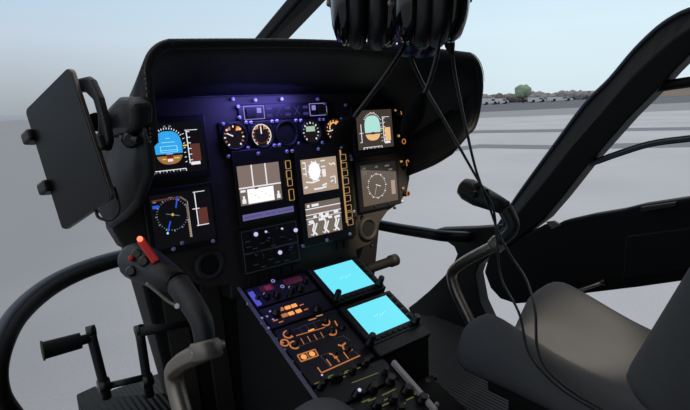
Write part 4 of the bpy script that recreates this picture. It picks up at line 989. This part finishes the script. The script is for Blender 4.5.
van(490, 122, 3.4, 1.5, 'white van at the far left of the vans, beside the glareshield edge')
van(501, 124, 3.2, 1.35, 'white van just left of the pale green tree')
van(537, 126, 4.0, 1.2, 'low white van just right of the pale green tree')
van(560, 128, 6.0, 1.05, 'long low white van nearest the right windscreen pillar')
# shed behind the door window
q = base_at(684, 130); t = thing('shed', q, 'pale brick shed seen through the door window at the far right', 'building')
a = V((RGT.x, RGT.y, 0)).normalized(); n = V((-a.y, a.x, 0))
mb = MB(); mb.prism([q + a * s_ + V((0, 0, z)) for s_, z in [(-5, 0), (7, 0), (7, 2.1), (-5, 2.1)]], n * 5, mat('shed_brick', (190, 168, 152), .9, var=.08)); mb.build('shed_wall', t)
mb = MB(); mb.prism([q + a * s_ + V((0, 0, z)) - n * .3 for s_, z in [(-5.3, 2.1), (7.3, 2.1), (6.6, 2.9), (-4.6, 2.9)]], n * 5.6, mat('shed_roof', (120, 112, 110), .9)); mb.build('shed_roof', t)
# distant low hills on the left horizon
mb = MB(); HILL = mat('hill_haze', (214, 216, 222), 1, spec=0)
d0 = []; d1 = []
for i in range(30):
    x = -420 + i * 40; d = ray(x, 110); d.z = 0; q = EYE + d.normalized() * 1300; q.z = GZ; hh = 7 + 4 * noise.noise(V((i * .35, 0, 0))) + (3 if x < 60 else -2)
    d0.append(q); d1.append(q + V((0, 0, hh)))
n_ = len(d0); bk = [q + (q - EYE).normalized() * 120 for q in d0]
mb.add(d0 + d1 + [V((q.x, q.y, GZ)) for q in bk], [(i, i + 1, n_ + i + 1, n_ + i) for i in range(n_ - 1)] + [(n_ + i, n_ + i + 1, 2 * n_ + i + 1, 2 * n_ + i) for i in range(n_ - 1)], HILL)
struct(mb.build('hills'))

# ================================================================== SKY AND LAMPS
wd = bpy.data.worlds.new('sky'); scene.world = wd; wd.use_nodes = True; nt = wd.node_tree
bg = nt.nodes['Background']; tc = nt.nodes.new('ShaderNodeTexCoord'); sp_ = nt.nodes.new('ShaderNodeSeparateXYZ'); nt.links.new(tc.outputs['Generated'], sp_.inputs[0])
def ramp(stops):
    c = nt.nodes.new('ShaderNodeValToRGB'); e = c.color_ramp.elements
    e[0].position, e[0].color = stops[0][0], srgb(*stops[0][1]); e[1].position, e[1].color = stops[-1][0], srgb(*stops[-1][1])
    for p_, cc_ in stops[1:-1]: k = e.new(p_); k.color = srgb(*cc_)
    return c
rl_ = ramp([(0, (158, 165, 172)), (.05, (176, 184, 192)), (.13, (196, 210, 224)), (.22, (184, 213, 234)), (.4, (200, 206, 214)), (1, (214, 214, 214))])
rr_ = ramp([(0, (214, 230, 238)), (.04, (216, 236, 244)), (.12, (218, 240, 250)), (.2, (208, 234, 252)), (.4, (214, 220, 226)), (1, (214, 214, 214))])
for c in (rl_, rr_): nt.links.new(sp_.outputs['Z'], c.inputs['Fac'])
mr = nt.nodes.new('ShaderNodeMapRange'); mr.inputs['From Min'].default_value = .12; mr.inputs['From Max'].default_value = .85; nt.links.new(sp_.outputs['X'], mr.inputs['Value'])
mx = nt.nodes.new('ShaderNodeMix'); mx.data_type = 'RGBA'; nt.links.new(mr.outputs['Result'], mx.inputs['Factor']); nt.links.new(rl_.outputs['Color'], mx.inputs[6]); nt.links.new(rr_.outputs['Color'], mx.inputs[7])
nt.links.new(mx.outputs[2], bg.inputs['Color'])
zr = nt.nodes.new('ShaderNodeMapRange'); zr.inputs['From Min'].default_value = .34; zr.inputs['From Max'].default_value = .75; zr.inputs['To Min'].default_value = 1; zr.inputs['To Max'].default_value = 1.55; nt.links.new(sp_.outputs['Z'], zr.inputs['Value']); nt.links.new(zr.outputs['Result'], bg.inputs['Strength'])

def area(name, loc, aim, size, power, color, sy_=None):
    l = bpy.data.lights.new(name, 'AREA'); l.energy = power; l.color = color; l.size = size
    if sy_: l.shape = 'RECTANGLE'; l.size_y = sy_
    o = bpy.data.objects.new(name, l); col.objects.link(o); o.location = loc
    o.rotation_euler = (V(aim) - V(loc)).to_track_quat('-Z', 'Y').to_euler(); return o
area('hood_light', pw(.56, .185, .055), pw(.55, .13, -.004), .18, .42, (.22, .19, 1.0), .010)
l = bpy.data.lights.new('reading_lamp', 'SPOT'); l.energy = 42; l.color = (1, .88, .70); l.spot_size = .32; l.spot_blend = .8; l.shadow_soft_size = .03
o = bpy.data.objects.new('reading_lamp', l); col.objects.link(o); o.location = (.80, .1, 1.22); o.rotation_euler = (V((.98, .48, .30)) - V(o.location)).to_track_quat('-Z', 'Y').to_euler()

l = bpy.data.lights.new('panel_fill', 'SPOT'); l.energy = 75; l.color = (1, .82, .62); l.spot_size = .30; l.spot_blend = 1; l.shadow_soft_size = .02  # added warm fill for the right side of the panel
o = bpy.data.objects.new('panel_fill', l); col.objects.link(o); o.location = (.78, .2, 1.2); o.rotation_euler = (V((.90, .96, .50)) - V(o.location)).to_track_quat('-Z', 'Y').to_euler()
vs_ = scene.view_settings
scene.display_settings.display_device = 'sRGB'
vs_.view_transform = 'Standard'; vs_.look = 'None'; vs_.exposure = 0; vs_.gamma = 1; vs_.use_curve_mapping = False
